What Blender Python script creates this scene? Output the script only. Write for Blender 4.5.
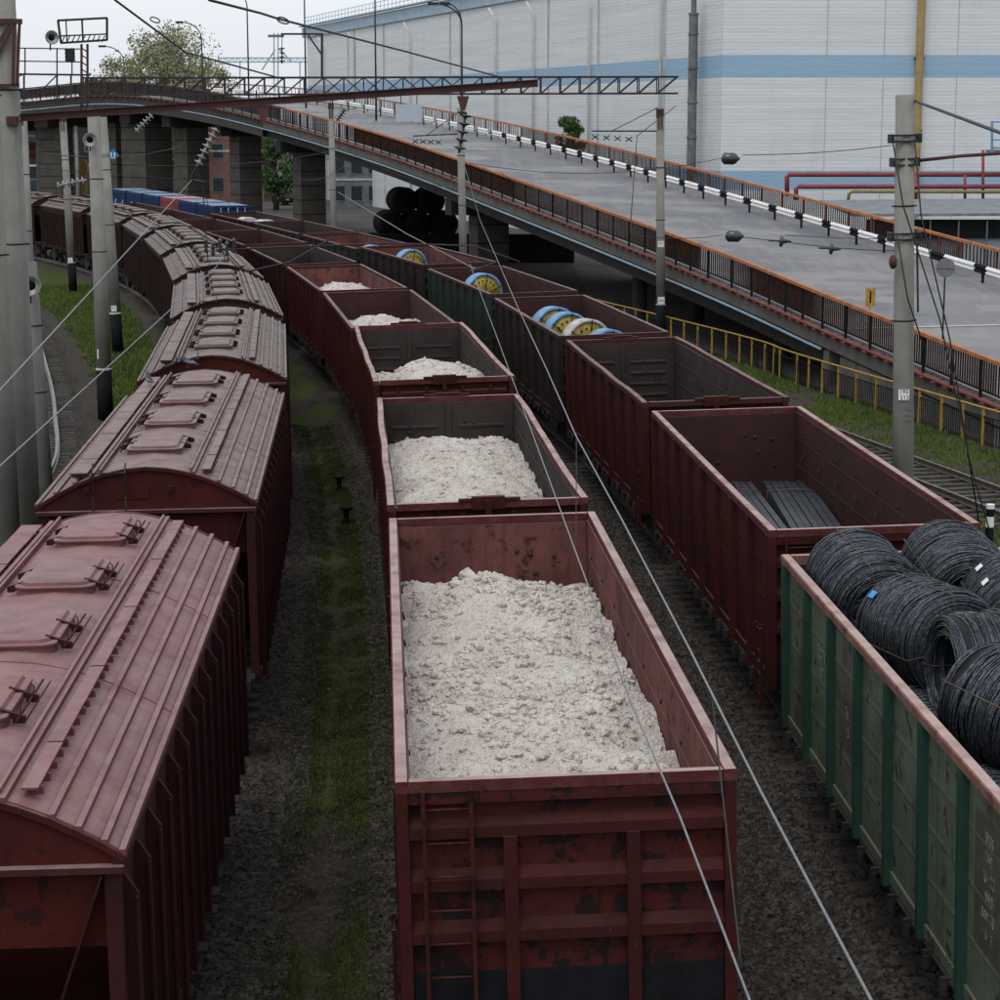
import bpy, math, random
import numpy as np
from mathutils import Vector, Matrix, noise as mn
random.seed(7); rng = np.random.default_rng(7)
SC = bpy.context.scene; COL = SC.collection
PI = math.pi; R = math.radians
for o in list(bpy.data.objects): bpy.data.objects.remove(o)

# ------------------------------------------------------------------ camera
H = 9.2; F = 2090.0; PITCH = 0.1785
cam = bpy.data.cameras.new('camera'); camo = bpy.data.objects.new('camera', cam); COL.objects.link(camo)
camo.location = (0, 0, H); camo.rotation_euler = (PI/2 - PITCH, 0, 0)
cam.sensor_width = 36; cam.lens = F/1000*36; cam.clip_start = .5; cam.clip_end = 4000
SC.camera = camo
SC.render.resolution_x = SC.render.resolution_y = 1024
# ------------------------------------------------------------------ light (overcast)
SUN_EL, SUN_AZ = 62, 205
w = bpy.data.worlds.new('World'); SC.world = w; w.use_nodes = True
nt = w.node_tree; nt.nodes.clear()
sk = nt.nodes.new('ShaderNodeTexSky'); sk.sky_type = 'NISHITA'; sk.sun_disc = False
sk.sun_elevation = R(SUN_EL); sk.sun_rotation = R(SUN_AZ); sk.dust_density = 4; sk.air_density = 1.2
hs = nt.nodes.new('ShaderNodeHueSaturation'); hs.inputs['Saturation'].default_value = .22
mxs = nt.nodes.new('ShaderNodeMix'); mxs.data_type = 'RGBA'; mxs.inputs[0].default_value = .62
mxs.inputs[7].default_value = (7.3, 7.7, 8.2, 1)       # even cloud layer in front of the clear sky
bg = nt.nodes.new('ShaderNodeBackground'); bg.inputs[1].default_value = .12
ow = nt.nodes.new('ShaderNodeOutputWorld')
nt.links.new(sk.outputs[0], hs.inputs['Color']); nt.links.new(hs.outputs[0], mxs.inputs[6])
nt.links.new(mxs.outputs[2], bg.inputs[0]); nt.links.new(bg.outputs[0], ow.inputs[0])
sun = bpy.data.lights.new('sun', 'SUN'); sun.energy = .6; sun.angle = R(25); sun.color = (1, .97, .93)
suno = bpy.data.objects.new('sun', sun); COL.objects.link(suno)
suno.rotation_euler = (R(90-SUN_EL), 0, R(180-SUN_AZ)); suno.location = (0, 0, 60)
SC.view_settings.view_transform = 'Standard'; SC.view_settings.look = 'None'
SC.view_settings.exposure = 0.42; SC.view_settings.gamma = 1
SC.render.engine = 'CYCLES'

# ------------------------------------------------------------------ helpers
def at(u, v, y):
    """planning helper: the world point at forward distance y seen at photo pixel u, v"""
    c, s = math.cos(PITCH), math.sin(PITCH)
    dx = (u-500)/F; dv = (v-500)/F
    ry = c - dv*s; rz = -s - dv*c
    t = y/ry
    return Vector((dx*t, y, H + rz*t))

class MB:
    def __init__(s): s.v = []; s.f = []; s.m = []; s.n = 0; s.sm = []
    def add(s, vs, fs, mi=0, smooth=False):
        b = s.n; s.v.extend(vs); s.n += len(vs)
        for f in fs: s.f.append([i+b for i in f]); s.m.append(mi); s.sm.append(smooth)
    def box(s, x0, x1, y0, y1, z0, z1, mi=0):
        s.add([(x0,y0,z0),(x1,y0,z0),(x1,y1,z0),(x0,y1,z0),(x0,y0,z1),(x1,y0,z1),(x1,y1,z1),(x0,y1,z1)],
              [(0,3,2,1),(4,5,6,7),(0,1,5,4),(1,2,6,5),(2,3,7,6),(3,0,4,7)], mi); return s
    def beam(s, p, q, wx, wz, up=(0,0,1), mi=0):
        p, q = Vector(p), Vector(q); d = (q-p).normalized(); up = Vector(up)
        if abs(d.dot(up)) > .98: up = Vector((0,1,0))
        a = d.cross(up).normalized(); b = a.cross(d)
        vs = [tuple(e + a*(i*wx/2) + b*(j*wz/2)) for e in (p,q) for i,j in ((-1,-1),(1,-1),(1,1),(-1,1))]
        s.add(vs, [(0,1,2,3),(7,6,5,4),(0,4,5,1),(1,5,6,2),(2,6,7,3),(3,7,4,0)], mi); return s
    def tube(s, pts, r, n=6, mi=0, cap=True, smooth=True):
        pts = [Vector(p) for p in pts]; k = len(pts)
        rs = r if isinstance(r, (list,tuple)) else [r]*k
        vs = []; ref = None
        for i, p in enumerate(pts):
            d = (pts[min(i+1,k-1)] - pts[max(i-1,0)]).normalized()
            if ref is None:
                ref = Vector((0,0,1)) if abs(d.z) < .9 else Vector((1,0,0))
            a = (ref - d*ref.dot(d)).normalized(); b = d.cross(a); ref = a
            for j in range(n):
                t = 2*PI*j/n; vs.append(tuple(p + (a*math.cos(t) + b*math.sin(t))*rs[i]))
        fs = [(i*n+j, i*n+(j+1)%n, (i+1)*n+(j+1)%n, (i+1)*n+j) for i in range(k-1) for j in range(n)]
        if cap: fs += [tuple(range(n))[::-1], tuple((k-1)*n+j for j in range(n))]
        s.add(vs, fs, mi, smooth and n > 5); return s
    def cyl(s, p, q, r, n=16, mi=0): return s.tube([p, q], r, n, mi, True, False)
    def prism(s, poly, axis, a, b, mi=0):
        """poly in the plane perpendicular to axis ('x': (y,z), 'y': (x,z), 'z': (x,y))"""
        def P(u, v, t): return {'x': (t,u,v), 'y': (u,t,v), 'z': (u,v,t)}[axis]
        n = len(poly)
        vs = [P(u,v,a) for u,v in poly] + [P(u,v,b) for u,v in poly]
        s.add(vs, [tuple(range(n))[::-1], tuple(range(n,2*n))] + [(i,(i+1)%n,n+(i+1)%n,n+i) for i in range(n)], mi); return s
    def lathe(s, prof, c, axis=(0,0,1), n=14, mi=0, smooth=True):
        ax = Vector(axis).normalized(); ref = Vector((0,0,1)) if abs(ax.z) < .9 else Vector((1,0,0))
        a = (ref - ax*ref.dot(ax)).normalized(); b = ax.cross(a); c = Vector(c); vs = []
        for r, h in prof:
            for j in range(n):
                t = 2*PI*j/n; vs.append(tuple(c + ax*h + (a*math.cos(t)+b*math.sin(t))*r))
        k = len(prof)
        s.add(vs, [(i*n+j, i*n+(j+1)%n, (i+1)*n+(j+1)%n, (i+1)*n+j) for i in range(k-1) for j in range(n)]
              + [tuple(range(n))[::-1], tuple((k-1)*n+j for j in range(n))], mi, smooth); return s
    def mesh(s, name, mats):
        me = bpy.data.meshes.new(name); me.from_pydata([tuple(p) for p in s.v], [], s.f)
        for m in (mats if isinstance(mats,(list,tuple)) else [mats]): me.materials.append(m)
        if any(s.m): me.polygons.foreach_set('material_index', s.m)
        me.polygons.foreach_set('use_smooth', s.sm); me.update(); return me
    def build(s, name, mats, parent=None, loc=None):
        o = bpy.data.objects.new(name, s.mesh(name, mats)); COL.objects.link(o)
        if parent: o.parent = parent
        if loc is not None: o.location = loc
        return o
def tag(o, label=None, cat=None, group=None, kind=None):
    for k, v in (('label',label),('category',cat),('group',group),('kind',kind)):
        if v: o[k] = v
    return o
def empty(name, loc=(0,0,0), rot=(0,0,0), label=None, cat=None, group=None, kind=None):
    o = bpy.data.objects.new(name, None); COL.objects.link(o); o.location = loc; o.rotation_euler = rot
    o.empty_display_size = .3
    return tag(o, label, cat, group, kind)
def kids(o): return [c for c in bpy.data.objects if c.parent == o]
def copy_tree(o, parent=None):
    c = o.copy(); COL.objects.link(c)
    if parent: c.parent = parent
    for ch in kids(o): copy_tree(ch, c)
    return c
def text(body, size, mat, name, parent, loc, rot, sx=1):
    cu = bpy.data.curves.new('t','FONT'); cu.body = body; cu.size = size; cu.extrude = .001
    cu.align_x = 'CENTER'; cu.align_y = 'CENTER'
    t = bpy.data.objects.new('t', cu); me = bpy.data.meshes.new_from_object(t); bpy.data.objects.remove(t)
    me.materials.clear(); me.materials.append(mat)
    o = bpy.data.objects.new(name, me); COL.objects.link(o); o.parent = parent; o.location = loc; o.rotation_euler = rot; o.scale = (sx,1,1)
    return o

# ------------------------------------------------------------------ materials
class NT:
    def __init__(s, name):
        s.m = bpy.data.materials.new(name); s.m.use_nodes = True; s.t = s.m.node_tree
        s.b = s.t.nodes['Principled BSDF']; s.tc = s.n('ShaderNodeTexCoord')
    def n(s, k, **kw):
        o = s.t.nodes.new(k)
        for a, b in kw.items(): setattr(o, a, b)
        return o
    def l(s, a, b): s.t.links.new(a, b)
    def val(s, sock, v):
        if hasattr(v, 'is_output') or isinstance(v, bpy.types.NodeSocket): s.l(v, sock)
        else: sock.default_value = v
    def math(s, op, a, b=0.0, clamp=False):
        o = s.n('ShaderNodeMath', operation=op, use_clamp=clamp); s.val(o.inputs[0], a); s.val(o.inputs[1], b); return o.outputs[0]
    def coord(s, scale=(1,1,1), rand=True):
        c = s.tc.outputs['Object']
        if rand:
            oi = s.n('ShaderNodeObjectInfo'); v = s.n('ShaderNodeVectorMath', operation='ADD')
            mu = s.math('MULTIPLY', oi.outputs['Random'], 91.7); s.l(c, v.inputs[0]); s.l(mu, v.inputs[1]); c = v.outputs[0]
        mp = s.n('ShaderNodeMapping'); mp.inputs['Scale'].default_value = scale; s.l(c, mp.inputs[0]); return mp.outputs[0]
    def noise(s, co, scale, detail=4, rough=.55, dist=0):
        o = s.n('ShaderNodeTexNoise'); s.l(co, o.inputs['Vector']); o.inputs['Scale'].default_value = scale
        o.inputs['Detail'].default_value = detail; o.inputs['Roughness'].default_value = rough; o.inputs['Distortion'].default_value = dist
        return o.outputs[0]
    def ramp(s, f, a, b, va=0.0, vb=1.0):
        o = s.n('ShaderNodeMapRange', clamp=True, interpolation_type='SMOOTHSTEP'); s.val(o.inputs[0], f)
        o.inputs[1].default_value = a; o.inputs[2].default_value = b; o.inputs[3].default_value = va; o.inputs[4].default_value = vb
        return o.outputs[0]
    def mix(s, f, a, b, mode='MIX'):
        o = s.n('ShaderNodeMix', data_type='RGBA', blend_type=mode); s.val(o.inputs[0], f)
        for i, c in ((6,a),(7,b)):
            s.val(o.inputs[i], c if not isinstance(c, tuple) else (*c[:3], 1))
        return o.outputs[2]
    def bump(s, h, strength=.4, dist=.02):
        o = s.n('ShaderNodeBump'); o.inputs['Strength'].default_value = strength; o.inputs['Distance'].default_value = dist
        s.l(h, o.inputs['Height']); s.l(o.outputs[0], s.b.inputs['Normal'])
    def done(s, col, rough=.7, metal=0.0, spec=None):
        s.val(s.b.inputs['Base Color'], col if not isinstance(col, tuple) else (*col[:3],1))
        s.val(s.b.inputs['Roughness'], rough); s.val(s.b.inputs['Metallic'], metal)
        if spec is not None: s.b.inputs['Specular IOR Level'].default_value = spec
        return s.m
def up_mask(n, lo=.72, hi=.97):
    g = n.n('ShaderNodeNewGeometry'); sp = n.n('ShaderNodeSeparateXYZ'); n.l(g.outputs['Normal'], sp.inputs[0])
    return n.ramp(sp.outputs[2], lo, hi)
def paint(name, base, worn, rust=.3, dust=.5, dustc=(.30,.22,.22), rough=.62, streak=.5, rustc=(.035,.018,.015), scl=1.0, spec=.09):
    """old wagon paint: tone drift, rust and peeling patches, vertical streaks, settled dust on upward faces"""
    n = NT(name); co = n.coord(); cs = n.coord((5,5,.35))
    a = n.noise(co, 1.1*scl, 6, .6); c = n.mix(n.ramp(a,.35,.7), base, worn)
    lg = n.noise(n.coord((6,.35,2)), 1.5, 5, .65); c = n.mix(n.ramp(lg,.52,.72,0,.35), c, rustc)
    st = n.noise(cs, 1.6, 5, .6); c = n.mix(n.math('MULTIPLY', n.ramp(st,.5,.75), streak), c, rustc)
    pt = n.noise(co, 3.2*scl, 9, .68, .4)
    c = n.mix(n.math('MULTIPLY', n.ramp(pt, .66-.18*rust, .70-.18*rust), min(1,.35+rust)), c, rustc)
    fine = n.noise(co, 45, 3, .6); c = n.mix(n.ramp(fine,.3,.8,0,.25), c, worn)
    sc = n.noise(n.coord((9,9,1.2)), 6, 4, .7); c = n.mix(n.ramp(sc,.66,.72,0,.45), c, dustc); sk_ = n.noise(co, .55, 7, .65, .6); c = n.mix(n.ramp(sk_,.5,.68,0,.5*min(1,rust*2)), c, rustc)
    dn = n.noise(co, 2.2, 6, .6); du = n.math('MULTIPLY', up_mask(n), n.ramp(dn,.25,.65,.45*dust,dust))
    c = n.mix(du, c, dustc)
    n.bump(n.math('ADD', n.noise(co, 14, 5), n.math('MULTIPLY', pt, .6)), .25, .02)
    return n.done(c, n.ramp(pt,.4,.7,rough-.02,min(1,rough+.25)), 0, spec)
def simple(name, col, rough=.7, metal=0.0, var=.25, scale=4, bump=.15, spec=.4, col2=None):
    n = NT(name); co = n.coord(); a = n.noise(co, scale, 6, .62)
    d = col2 or tuple(x*(1-var*1.6) for x in col)
    c = n.mix(n.ramp(a,.35,.7), col, d)
    b = n.noise(co, scale*9, 4); c = n.mix(n.ramp(b,.35,.8,0,.3), c, tuple(x*.6 for x in col))
    n.bump(b, bump, .02); return n.done(c, rough, metal, spec)
M = {}
M['red_out'] = paint('oxide_red_paint', (.050,.0105,.0095), (.031,.0095,.0088), .28, .35, (.17,.10,.10), rustc=(.016,.009,.008))
M['red_front'] = paint('oxide_red_paint_peeled', (.060,.0125,.0105), (.043,.0115,.0105), .85, .28, (.16,.09,.09), streak=.25, rustc=(.013,.009,.009))
M['red_dark'] = paint('dark_red_paint', (.027,.007,.008), (.018,.007,.008), .35, .35, (.15,.10,.10), rustc=(.014,.009,.008))
M['brown_out'] = paint('brown_grey_paint', (.026,.018,.016), (.016,.015,.013), .4, .35, (.14,.12,.11), rustc=(.012,.008,.007))
M['green_out'] = paint('faded_green_paint', (.100,.128,.090), (.074,.084,.060), .5, .4, (.18,.15,.12), rustc=(.030,.017,.013), streak=.4)
M['green_post'] = paint('deep_green_paint', (.018,.052,.038), (.016,.038,.029), .25, .3, (.1,.1,.08), rustc=(.03,.025,.02), streak=.25)
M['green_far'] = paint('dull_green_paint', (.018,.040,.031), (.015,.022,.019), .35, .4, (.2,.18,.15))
M['in_red'] = paint('inside_worn_red', (.155,.062,.054), (.095,.040,.037), .48, .45, (.24,.16,.15), .8, .6, (.035,.018,.016))
M['in_dark'] = paint('inside_dark_brown', (.048,.036,.035), (.030,.024,.024), .4, .45, (.2,.17,.17), .85, .5, (.03,.022,.02))
M['in_maroon'] = paint('inside_maroon', (.055,.021,.020), (.034,.018,.018), .5, .4, (.14,.11,.10), .8, .5, (.032,.02,.02))
M['rim_pink'] = paint('dusty_rim_paint', (.070,.016,.016), (.10,.038,.034), .5, .95, (.36,.27,.255), .7, .2, (.04,.016,.014), 3)
M['rim_green'] = paint('worn_pink_rim', (.16,.062,.052), (.22,.13,.11), .5, .8, (.42,.33,.30), .7, .2, (.06,.022,.02), 2)
M['rim_dark'] = paint('dark_rim_paint', (.045,.012,.013), (.045,.018,.018), .45, .85, (.23,.165,.16), .7, .2, (.05,.03,.03), 3)
M['under'] = simple('undergear_grime', (.028,.021,.019), .8, 0, .5, 3)
M['wheel'] = simple('wheel_steel', (.05,.04,.036), .5, .6)
M['roof_red'] = paint('hopper_roof_red', (.150,.042,.045), (.105,.042,.044), .36, .45, (.32,.215,.212), .5, .3, (.075,.032,.030), .8, .3)
M['roof_brown'] = paint('hopper_roof_brown', (.115,.050,.048), (.085,.048,.046), .34, .55, (.28,.215,.205), .5, .4, (.055,.028,.025), .8, .25)
M['roof_grey'] = paint('hopper_roof_grey', (.095,.060,.055), (.07,.050,.047), .3, .55, (.24,.20,.185), .55, .4, (.045,.03,.027), .8, .25)
M['hop_side'] = paint('hopper_side_maroon', (.038,.0095,.011), (.026,.009,.010), .2, .25, (.12,.08,.08), streak=.3, rustc=(.014,.009,.008))
M['gable'] = paint('hopper_gable_rust', (.060,.0105,.0085), (.034,.0095,.0085), .4, .3, (.12,.08,.07), streak=.7, rustc=(.013,.008,.007), scl=.7)
M['hop_far'] = paint('hopper_side_brown', (.030,.015,.0145), (.02,.013,.0125), .3, .3, (.12,.1,.09))
M['steel'] = simple('dark_steel', (.032,.034,.038), .6, .4, .4)
M['truss'] = simple('gantry_paint_black', (.022,.020,.024), .6, .2, .4, col2=(.045,.022,.022))
M['truss_red'] = simple('gantry_red_brown', (.075,.020,.018), .65, 0, .5, col2=(.035,.016,.016))
M['wire'] = simple('bright_wire', (.22,.23,.24), .45, .5, .2, 30)
M['wire_dark'] = simple('dark_cable', (.03,.03,.033), .6, .2)
M['porcelain'] = simple('insulator_glaze', (.035,.042,.040), .25, 0, .3, spec=.6)
M['porcelain_w'] = simple('grey_insulator_glaze', (.30,.30,.28), .3, 0, .4, col2=(.08,.09,.09), scale=9)
M['black'] = simple('black_paint', (.009,.010,.012), .85, spec=.12)
M['white'] = simple('white_paint', (.72,.72,.70), .6, 0, .12)
M['yellow'] = simple('yellow_paint', (.40,.24,.035), .6, 0, .3, 8)
M['orange'] = simple('orange_paint', (.44,.15,.040), .7, 0, .5, 3, col2=(.22,.085,.04))
M['kerb_red'] = simple('bracket_oxide', (.17,.050,.034), .8, 0, .4, 4)
M['blue_c'] = paint('container_blue', (.010,.036,.105), (.010,.028,.07), .15, .7, (.25,.34,.46), .5, .2, (.05,.04,.04))
M['red_c'] = paint('container_red', (.28,.06,.06), (.2,.05,.05), .2, .7, (.45,.28,.27), .5)
M['tarp'] = simple('black_rubber', (.006,.006,.007), .9, 0, .3, spec=.1)
M['leafdark'] = simple('green_leaf', (.045,.095,.025), .7, 0, .5, 2)
M['bark'] = simple('bark', (.07,.055,.045), .9)
M['signblue'] = simple('sign_blue', (.02,.16,.34), .5)
M['pigeon'] = simple('pigeon_feathers', (.035,.045,.055), .6, 0, .5, 20)
M['pigeon_l'] = simple('pale_feathers', (.16,.18,.22), .6, 0, .3, 20)
M['dirtywhite'] = simple('weathered_white', (.50,.48,.46), .7)
M['yface'] = simple('yellow_wrap', (.40,.31,.05), .6, 0, .4, 4)
M['bluewrap'] = simple('blue_wrap', (.13,.30,.52), .35, 0, .2)
M['plank'] = simple('bare_timber', (.42,.27,.15), .8, 0, .4, 6)
M['glass'] = simple('window_glass', (.03,.04,.05), .15)
def concrete(name, col, lines=None, streak=.4):
    n = NT(name); co = n.coord(rand=False)
    a = n.noise(co, .9, 8, .65); c = n.mix(n.ramp(a,.3,.75), col, tuple(x*.62 for x in col))
    st = n.noise(n.coord((3,3,.18)), 2.0, 5, .6); c = n.mix(n.ramp(st,.52,.72,0,streak), c, tuple(x*.42 for x in col))
    f = n.noise(co, 22, 5, .7); c = n.mix(n.ramp(f,.35,.75,0,.35), c, tuple(x*.7 for x in col))
    if lines:
        sp = n.n('ShaderNodeSeparateXYZ'); n.l(n.tc.outputs['Object'], sp.inputs[0])
        fr = n.math('FRACT', n.math('DIVIDE', sp.outputs[2], lines)); k = n.ramp(n.math('ABSOLUTE', n.math('SUBTRACT', fr, .5)), .44, .48)
        c = n.mix(k, c, tuple(x*.25 for x in col))
    n.bump(f, .35, .02); return n.done(c, .9, 0, .2)
M['conc'] = concrete('pole_concrete', (.25,.245,.225))
M['conc_d'] = concrete('pole_concrete_dark', (.17,.165,.155))
M['conc_b'] = concrete('bridge_concrete', (.145,.138,.128))
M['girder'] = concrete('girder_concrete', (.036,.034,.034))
M['pier'] = concrete('pier_blocks', (.085,.078,.066), 1.15)
def mk_rubble():
    n = NT('pale_crushed_rock'); co = n.coord()
    a = n.noise(co, 1.4, 8, .7); c = n.mix(n.ramp(a,.35,.7), (.60,.555,.51), (.46,.405,.37))
    v = n.n('ShaderNodeTexVoronoi'); n.l(co, v.inputs['Vector']); v.inputs['Scale'].default_value = 38
    sv = n.n('ShaderNodeSeparateColor'); n.l(v.outputs['Color'], sv.inputs[0])
    c = n.mix(n.ramp(sv.outputs[0], .2, 1, 0, .5), c, (.64,.60,.555)); c = n.mix(n.ramp(sv.outputs[1], .8, .97, 0, .6), c, (.34,.28,.265))
    h = n.math('ADD', n.math('MULTIPLY', v.outputs['Distance'], -1.3), n.noise(co, 60, 6, .75))
    n.bump(h, .7, .03); return n.done(c, .95, 0, .15)
M['rubble'] = mk_rubble()
def mk_ground():
    n = NT('yard_ground'); co = n.coord(rand=False)
    def attr(nm):
        a = n.n('ShaderNodeAttribute'); a.attribute_name = nm; return a.outputs['Fac']
    v = n.n('ShaderNodeTexVoronoi'); n.l(co, v.inputs['Vector']); v.inputs['Scale'].default_value = 17
    sv = n.n('ShaderNodeSeparateColor'); n.l(v.outputs['Color'], sv.inputs[0])
    st = n.mix(sv.outputs[0], (.014,.012,.0105), (.078,.068,.060)); big = n.noise(co, .35, 6, .6)
    st = n.mix(n.ramp(big,.4,.7,0,.6), st, (.022,.018,.015))
    ds = n.noise(co, 9, 9, .8); dirt = n.mix(n.ramp(ds,.35,.7), (.030,.023,.019), (.105,.088,.076))
    gn = n.noise(co, 3.5, 8, .75); gr = n.mix(n.ramp(gn,.3,.7), (.034,.047,.011), (.072,.086,.022))
    c = n.mix(n.ramp(attr('dirt'),.1,.9), st, dirt)
    gm = n.math('ADD', attr('grass'), n.math('MULTIPLY', n.math('SUBTRACT', n.noise(co, 1.3, 9, .75), .5), 1.1))
    c = n.mix(n.ramp(gm,.36,.78,0,1), c, gr)
    pv = n.noise(co, .15, 6, .6); c = n.mix(n.ramp(attr('paved'),.3,.7), c, n.mix(n.ramp(pv,.35,.7), (.105,.10,.097), (.07,.067,.065)))  # paved ground darkened in its colour for shade under the overpass
    h = n.math('ADD', n.math('MULTIPLY', v.outputs['Distance'], -1.6), ds); n.bump(h, .9, .05)
    return n.done(c, .95, 0, .15)
M['ground'] = mk_ground()
def mk_asphalt():
    n = NT('bridge_asphalt'); co = n.coord(rand=False)
    a = n.noise(n.coord((.10,.5,1), False), 1.2, 7, .6); c = n.mix(n.ramp(a,.35,.65), (.165,.162,.165), (.205,.198,.192))
    b = n.noise(co, .22, 3, .5); c = n.mix(n.ramp(b,.50,.53,0,.6), c, (.115,.120,.142))
    br = n.n('ShaderNodeTexBrick'); n.l(n.coord((.12,.16,1), False), br.inputs['Vector']); br.inputs['Scale'].default_value = 1
    br.inputs['Color1'].default_value = (.0,0,0,1); br.inputs['Color2'].default_value = (1,1,1,1); br.inputs['Mortar Size'].default_value = .0
    sp = n.n('ShaderNodeSeparateColor'); n.l(br.outputs[0], sp.inputs[0]); c = n.mix(n.ramp(sp.outputs[0],.6,.65,0,.45), c, (.095,.10,.125))
    f = n.noise(co, 30, 4, .7); c = n.mix(n.ramp(f,.4,.8,0,.3), c, (.075,.075,.078)); tr_ = n.noise(n.coord((1.6,.05,1), False), 1.0, 4, .6); c = n.mix(n.ramp(tr_,.5,.62,0,.35), c, (.22,.205,.19)); ck = n.noise(n.coord((1,.6,1), False), .9, 10, .8); c = n.mix(n.ramp(n.math('ABSOLUTE', n.math('SUBTRACT', ck, .5)), .0,.012,.6,0), c, (.05,.05,.055))
    n.bump(f, .2, .01); return n.done(c, n.ramp(b,.4,.6,.5,.65), 0, .3)
M['asphalt'] = mk_asphalt()
def mk_siding():
    n = NT('horizontal_siding'); sp = n.n('ShaderNodeSeparateXYZ'); n.l(n.tc.outputs['Object'], sp.inputs[0]); z = sp.outputs[2]
    co = n.coord(rand=False)
    def band(a, b): return n.math('MULTIPLY', n.math('GREATER_THAN', z, a), n.math('LESS_THAN', z, b))
    ns = n.noise(n.coord((.05,.05,1.6), False), 1.5, 4, .6); nw = n.noise(n.coord((.8,.8,.12), False), .6, 6, .7)
    wh = n.mix(n.ramp(ns,.35,.7), (.70,.725,.735), (.61,.64,.65)); wh = n.mix(n.ramp(nw,.5,.75,0,.3), wh, (.50,.50,.49))
    bl = n.mix(n.ramp(ns,.35,.7), (.27,.44,.60), (.31,.47,.61))
    k = n.math('ADD', band(12.75,14.3), band(4.9,6.25), True)
    c = n.mix(k, wh, bl)
    fr = n.math('FRACT', n.math('DIVIDE', z, .24)); ln = n.ramp(fr, .0, .22, 1, 0)
    c = n.mix(n.math('MULTIPLY', ln, .60), c, (.22,.25,.28))
    n.bump(n.math('ADD', fr, n.math('MULTIPLY', n.noise(n.coord((.7,.7,3), False), 1.5, 3), .8)), .45, .05)
    return n.done(c, .55, 0, .4)
M['siding'] = mk_siding()
M['fascia'] = simple('pale_blue_trim', (.34,.46,.55), .6, 0, .15, 1)
M['pink'] = simple('pink_render', (.22,.115,.095), .9, 0, .2, 1)  # wall tone darkened to imitate shade beyond the piers
M['greywall'] = simple('grey_render', (.17,.175,.18), .9, 0, .3, 1)
M['roofgrey'] = simple('grey_corrugated_roof', (.33,.345,.36), .6, 0, .2, 1.5)
M['ochre'] = simple('dull_ochre_pipe', (.26,.19,.05), .7); M['redpipe'] = simple('red_pipe_paint', (.24,.045,.05), .6, 0, .25, 3)
def leafmat(name, a, b):
    n = NT(name); co = n.coord(rand=False); g = n.n('ShaderNodeNewGeometry')
    c = n.mix(n.ramp(n.noise(co, .9, 4),.35,.65), a, b); c = n.mix(n.ramp(n.noise(co, 9, 3),.4,.7,0,.5), c, tuple(x*.5 for x in a))
    n.b.inputs['Subsurface Weight'].default_value = 0
    return n.done(c, .75, 0, .25)
M['leaf_pale'] = leafmat('pale_hazy_leaf', (.27,.275,.155), (.19,.20,.10))  # pale olive leaf with distance haze mixed into the colour
M['leaf_green'] = leafmat('green_leaf_fresh', (.055,.12,.03), (.035,.075,.022))
M['blade'] = leafmat('grass_blade', (.090,.130,.024), (.060,.092,.018))
M['blade_dim'] = leafmat('low_weed_blade', (.046,.058,.014), (.032,.040,.011))
M['stone'] = simple('ballast_stone', (.090,.079,.070), .95, 0, .6, 7, .3, .15, col2=(.016,.0135,.012))

# ------------------------------------------------------------------ track alignments (fitted curves)
class Line:
    def __init__(s, x0, y0, heading, s0=-20, s1=300, ds=.25):
        n0 = int(-s0/ds); n1 = int(s1/ds); s.ds = ds; s.s0 = -n0*ds
        pts = [None]*(n0+n1+1); x, y = x0, y0; pts[n0] = (x,y,heading(0))
        for i in range(n1):
            t = heading((i+.5)*ds); x -= math.sin(t)*ds; y += math.cos(t)*ds; pts[n0+i+1] = (x,y,heading((i+1)*ds))
        x, y = x0, y0
        for i in range(n0):
            t = heading(0); x += math.sin(t)*ds; y -= math.cos(t)*ds; pts[n0-1-i] = (x,y,t)
        s.p = pts
    def at(s, t):
        k = (t-s.s0)/s.ds; i = max(0, min(len(s.p)-2, int(k))); a = k-i
        return tuple(s.p[i][j]*(1-a)+s.p[i+1][j]*a for j in range(3))
    def off(s, t, u):
        x, y, h = s.at(t); return (x+math.cos(h)*u, y+math.sin(h)*u)
def hA(s):
    b = .0435+.0002*min(s,94)+5.25e-5*min(s,94)**2-3.467e-7*min(s,94)**3 if s > 0 else .0435
    return b if s < 94 else b+min(.0055*(s-94), .26)
def hB(s):
    s = max(s,0); q = min(s,92); b = .0534+1e-4*q+5.05e-5*q*q-2.6e-7*q**3
    return b if s < 92 else b+min(.0016*(s-92), .12)
def hC(s):
    s = max(s,0); q = min(s,62); b = .0467+.0024*q+.35e-5*q*q+2.48e-7*q**3
    return min(b, .0467+.0024*62+.35e-5*62*62+2.48e-7*62**3)+ (min(.0012*(s-62), .09) if s > 62 else 0)
TA = Line(-4.3877, 14.8256, hA); TB = Line(.6783, 18.07, hB); TC = Line(5.49, 29.72, hC, s0=-34)
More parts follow.
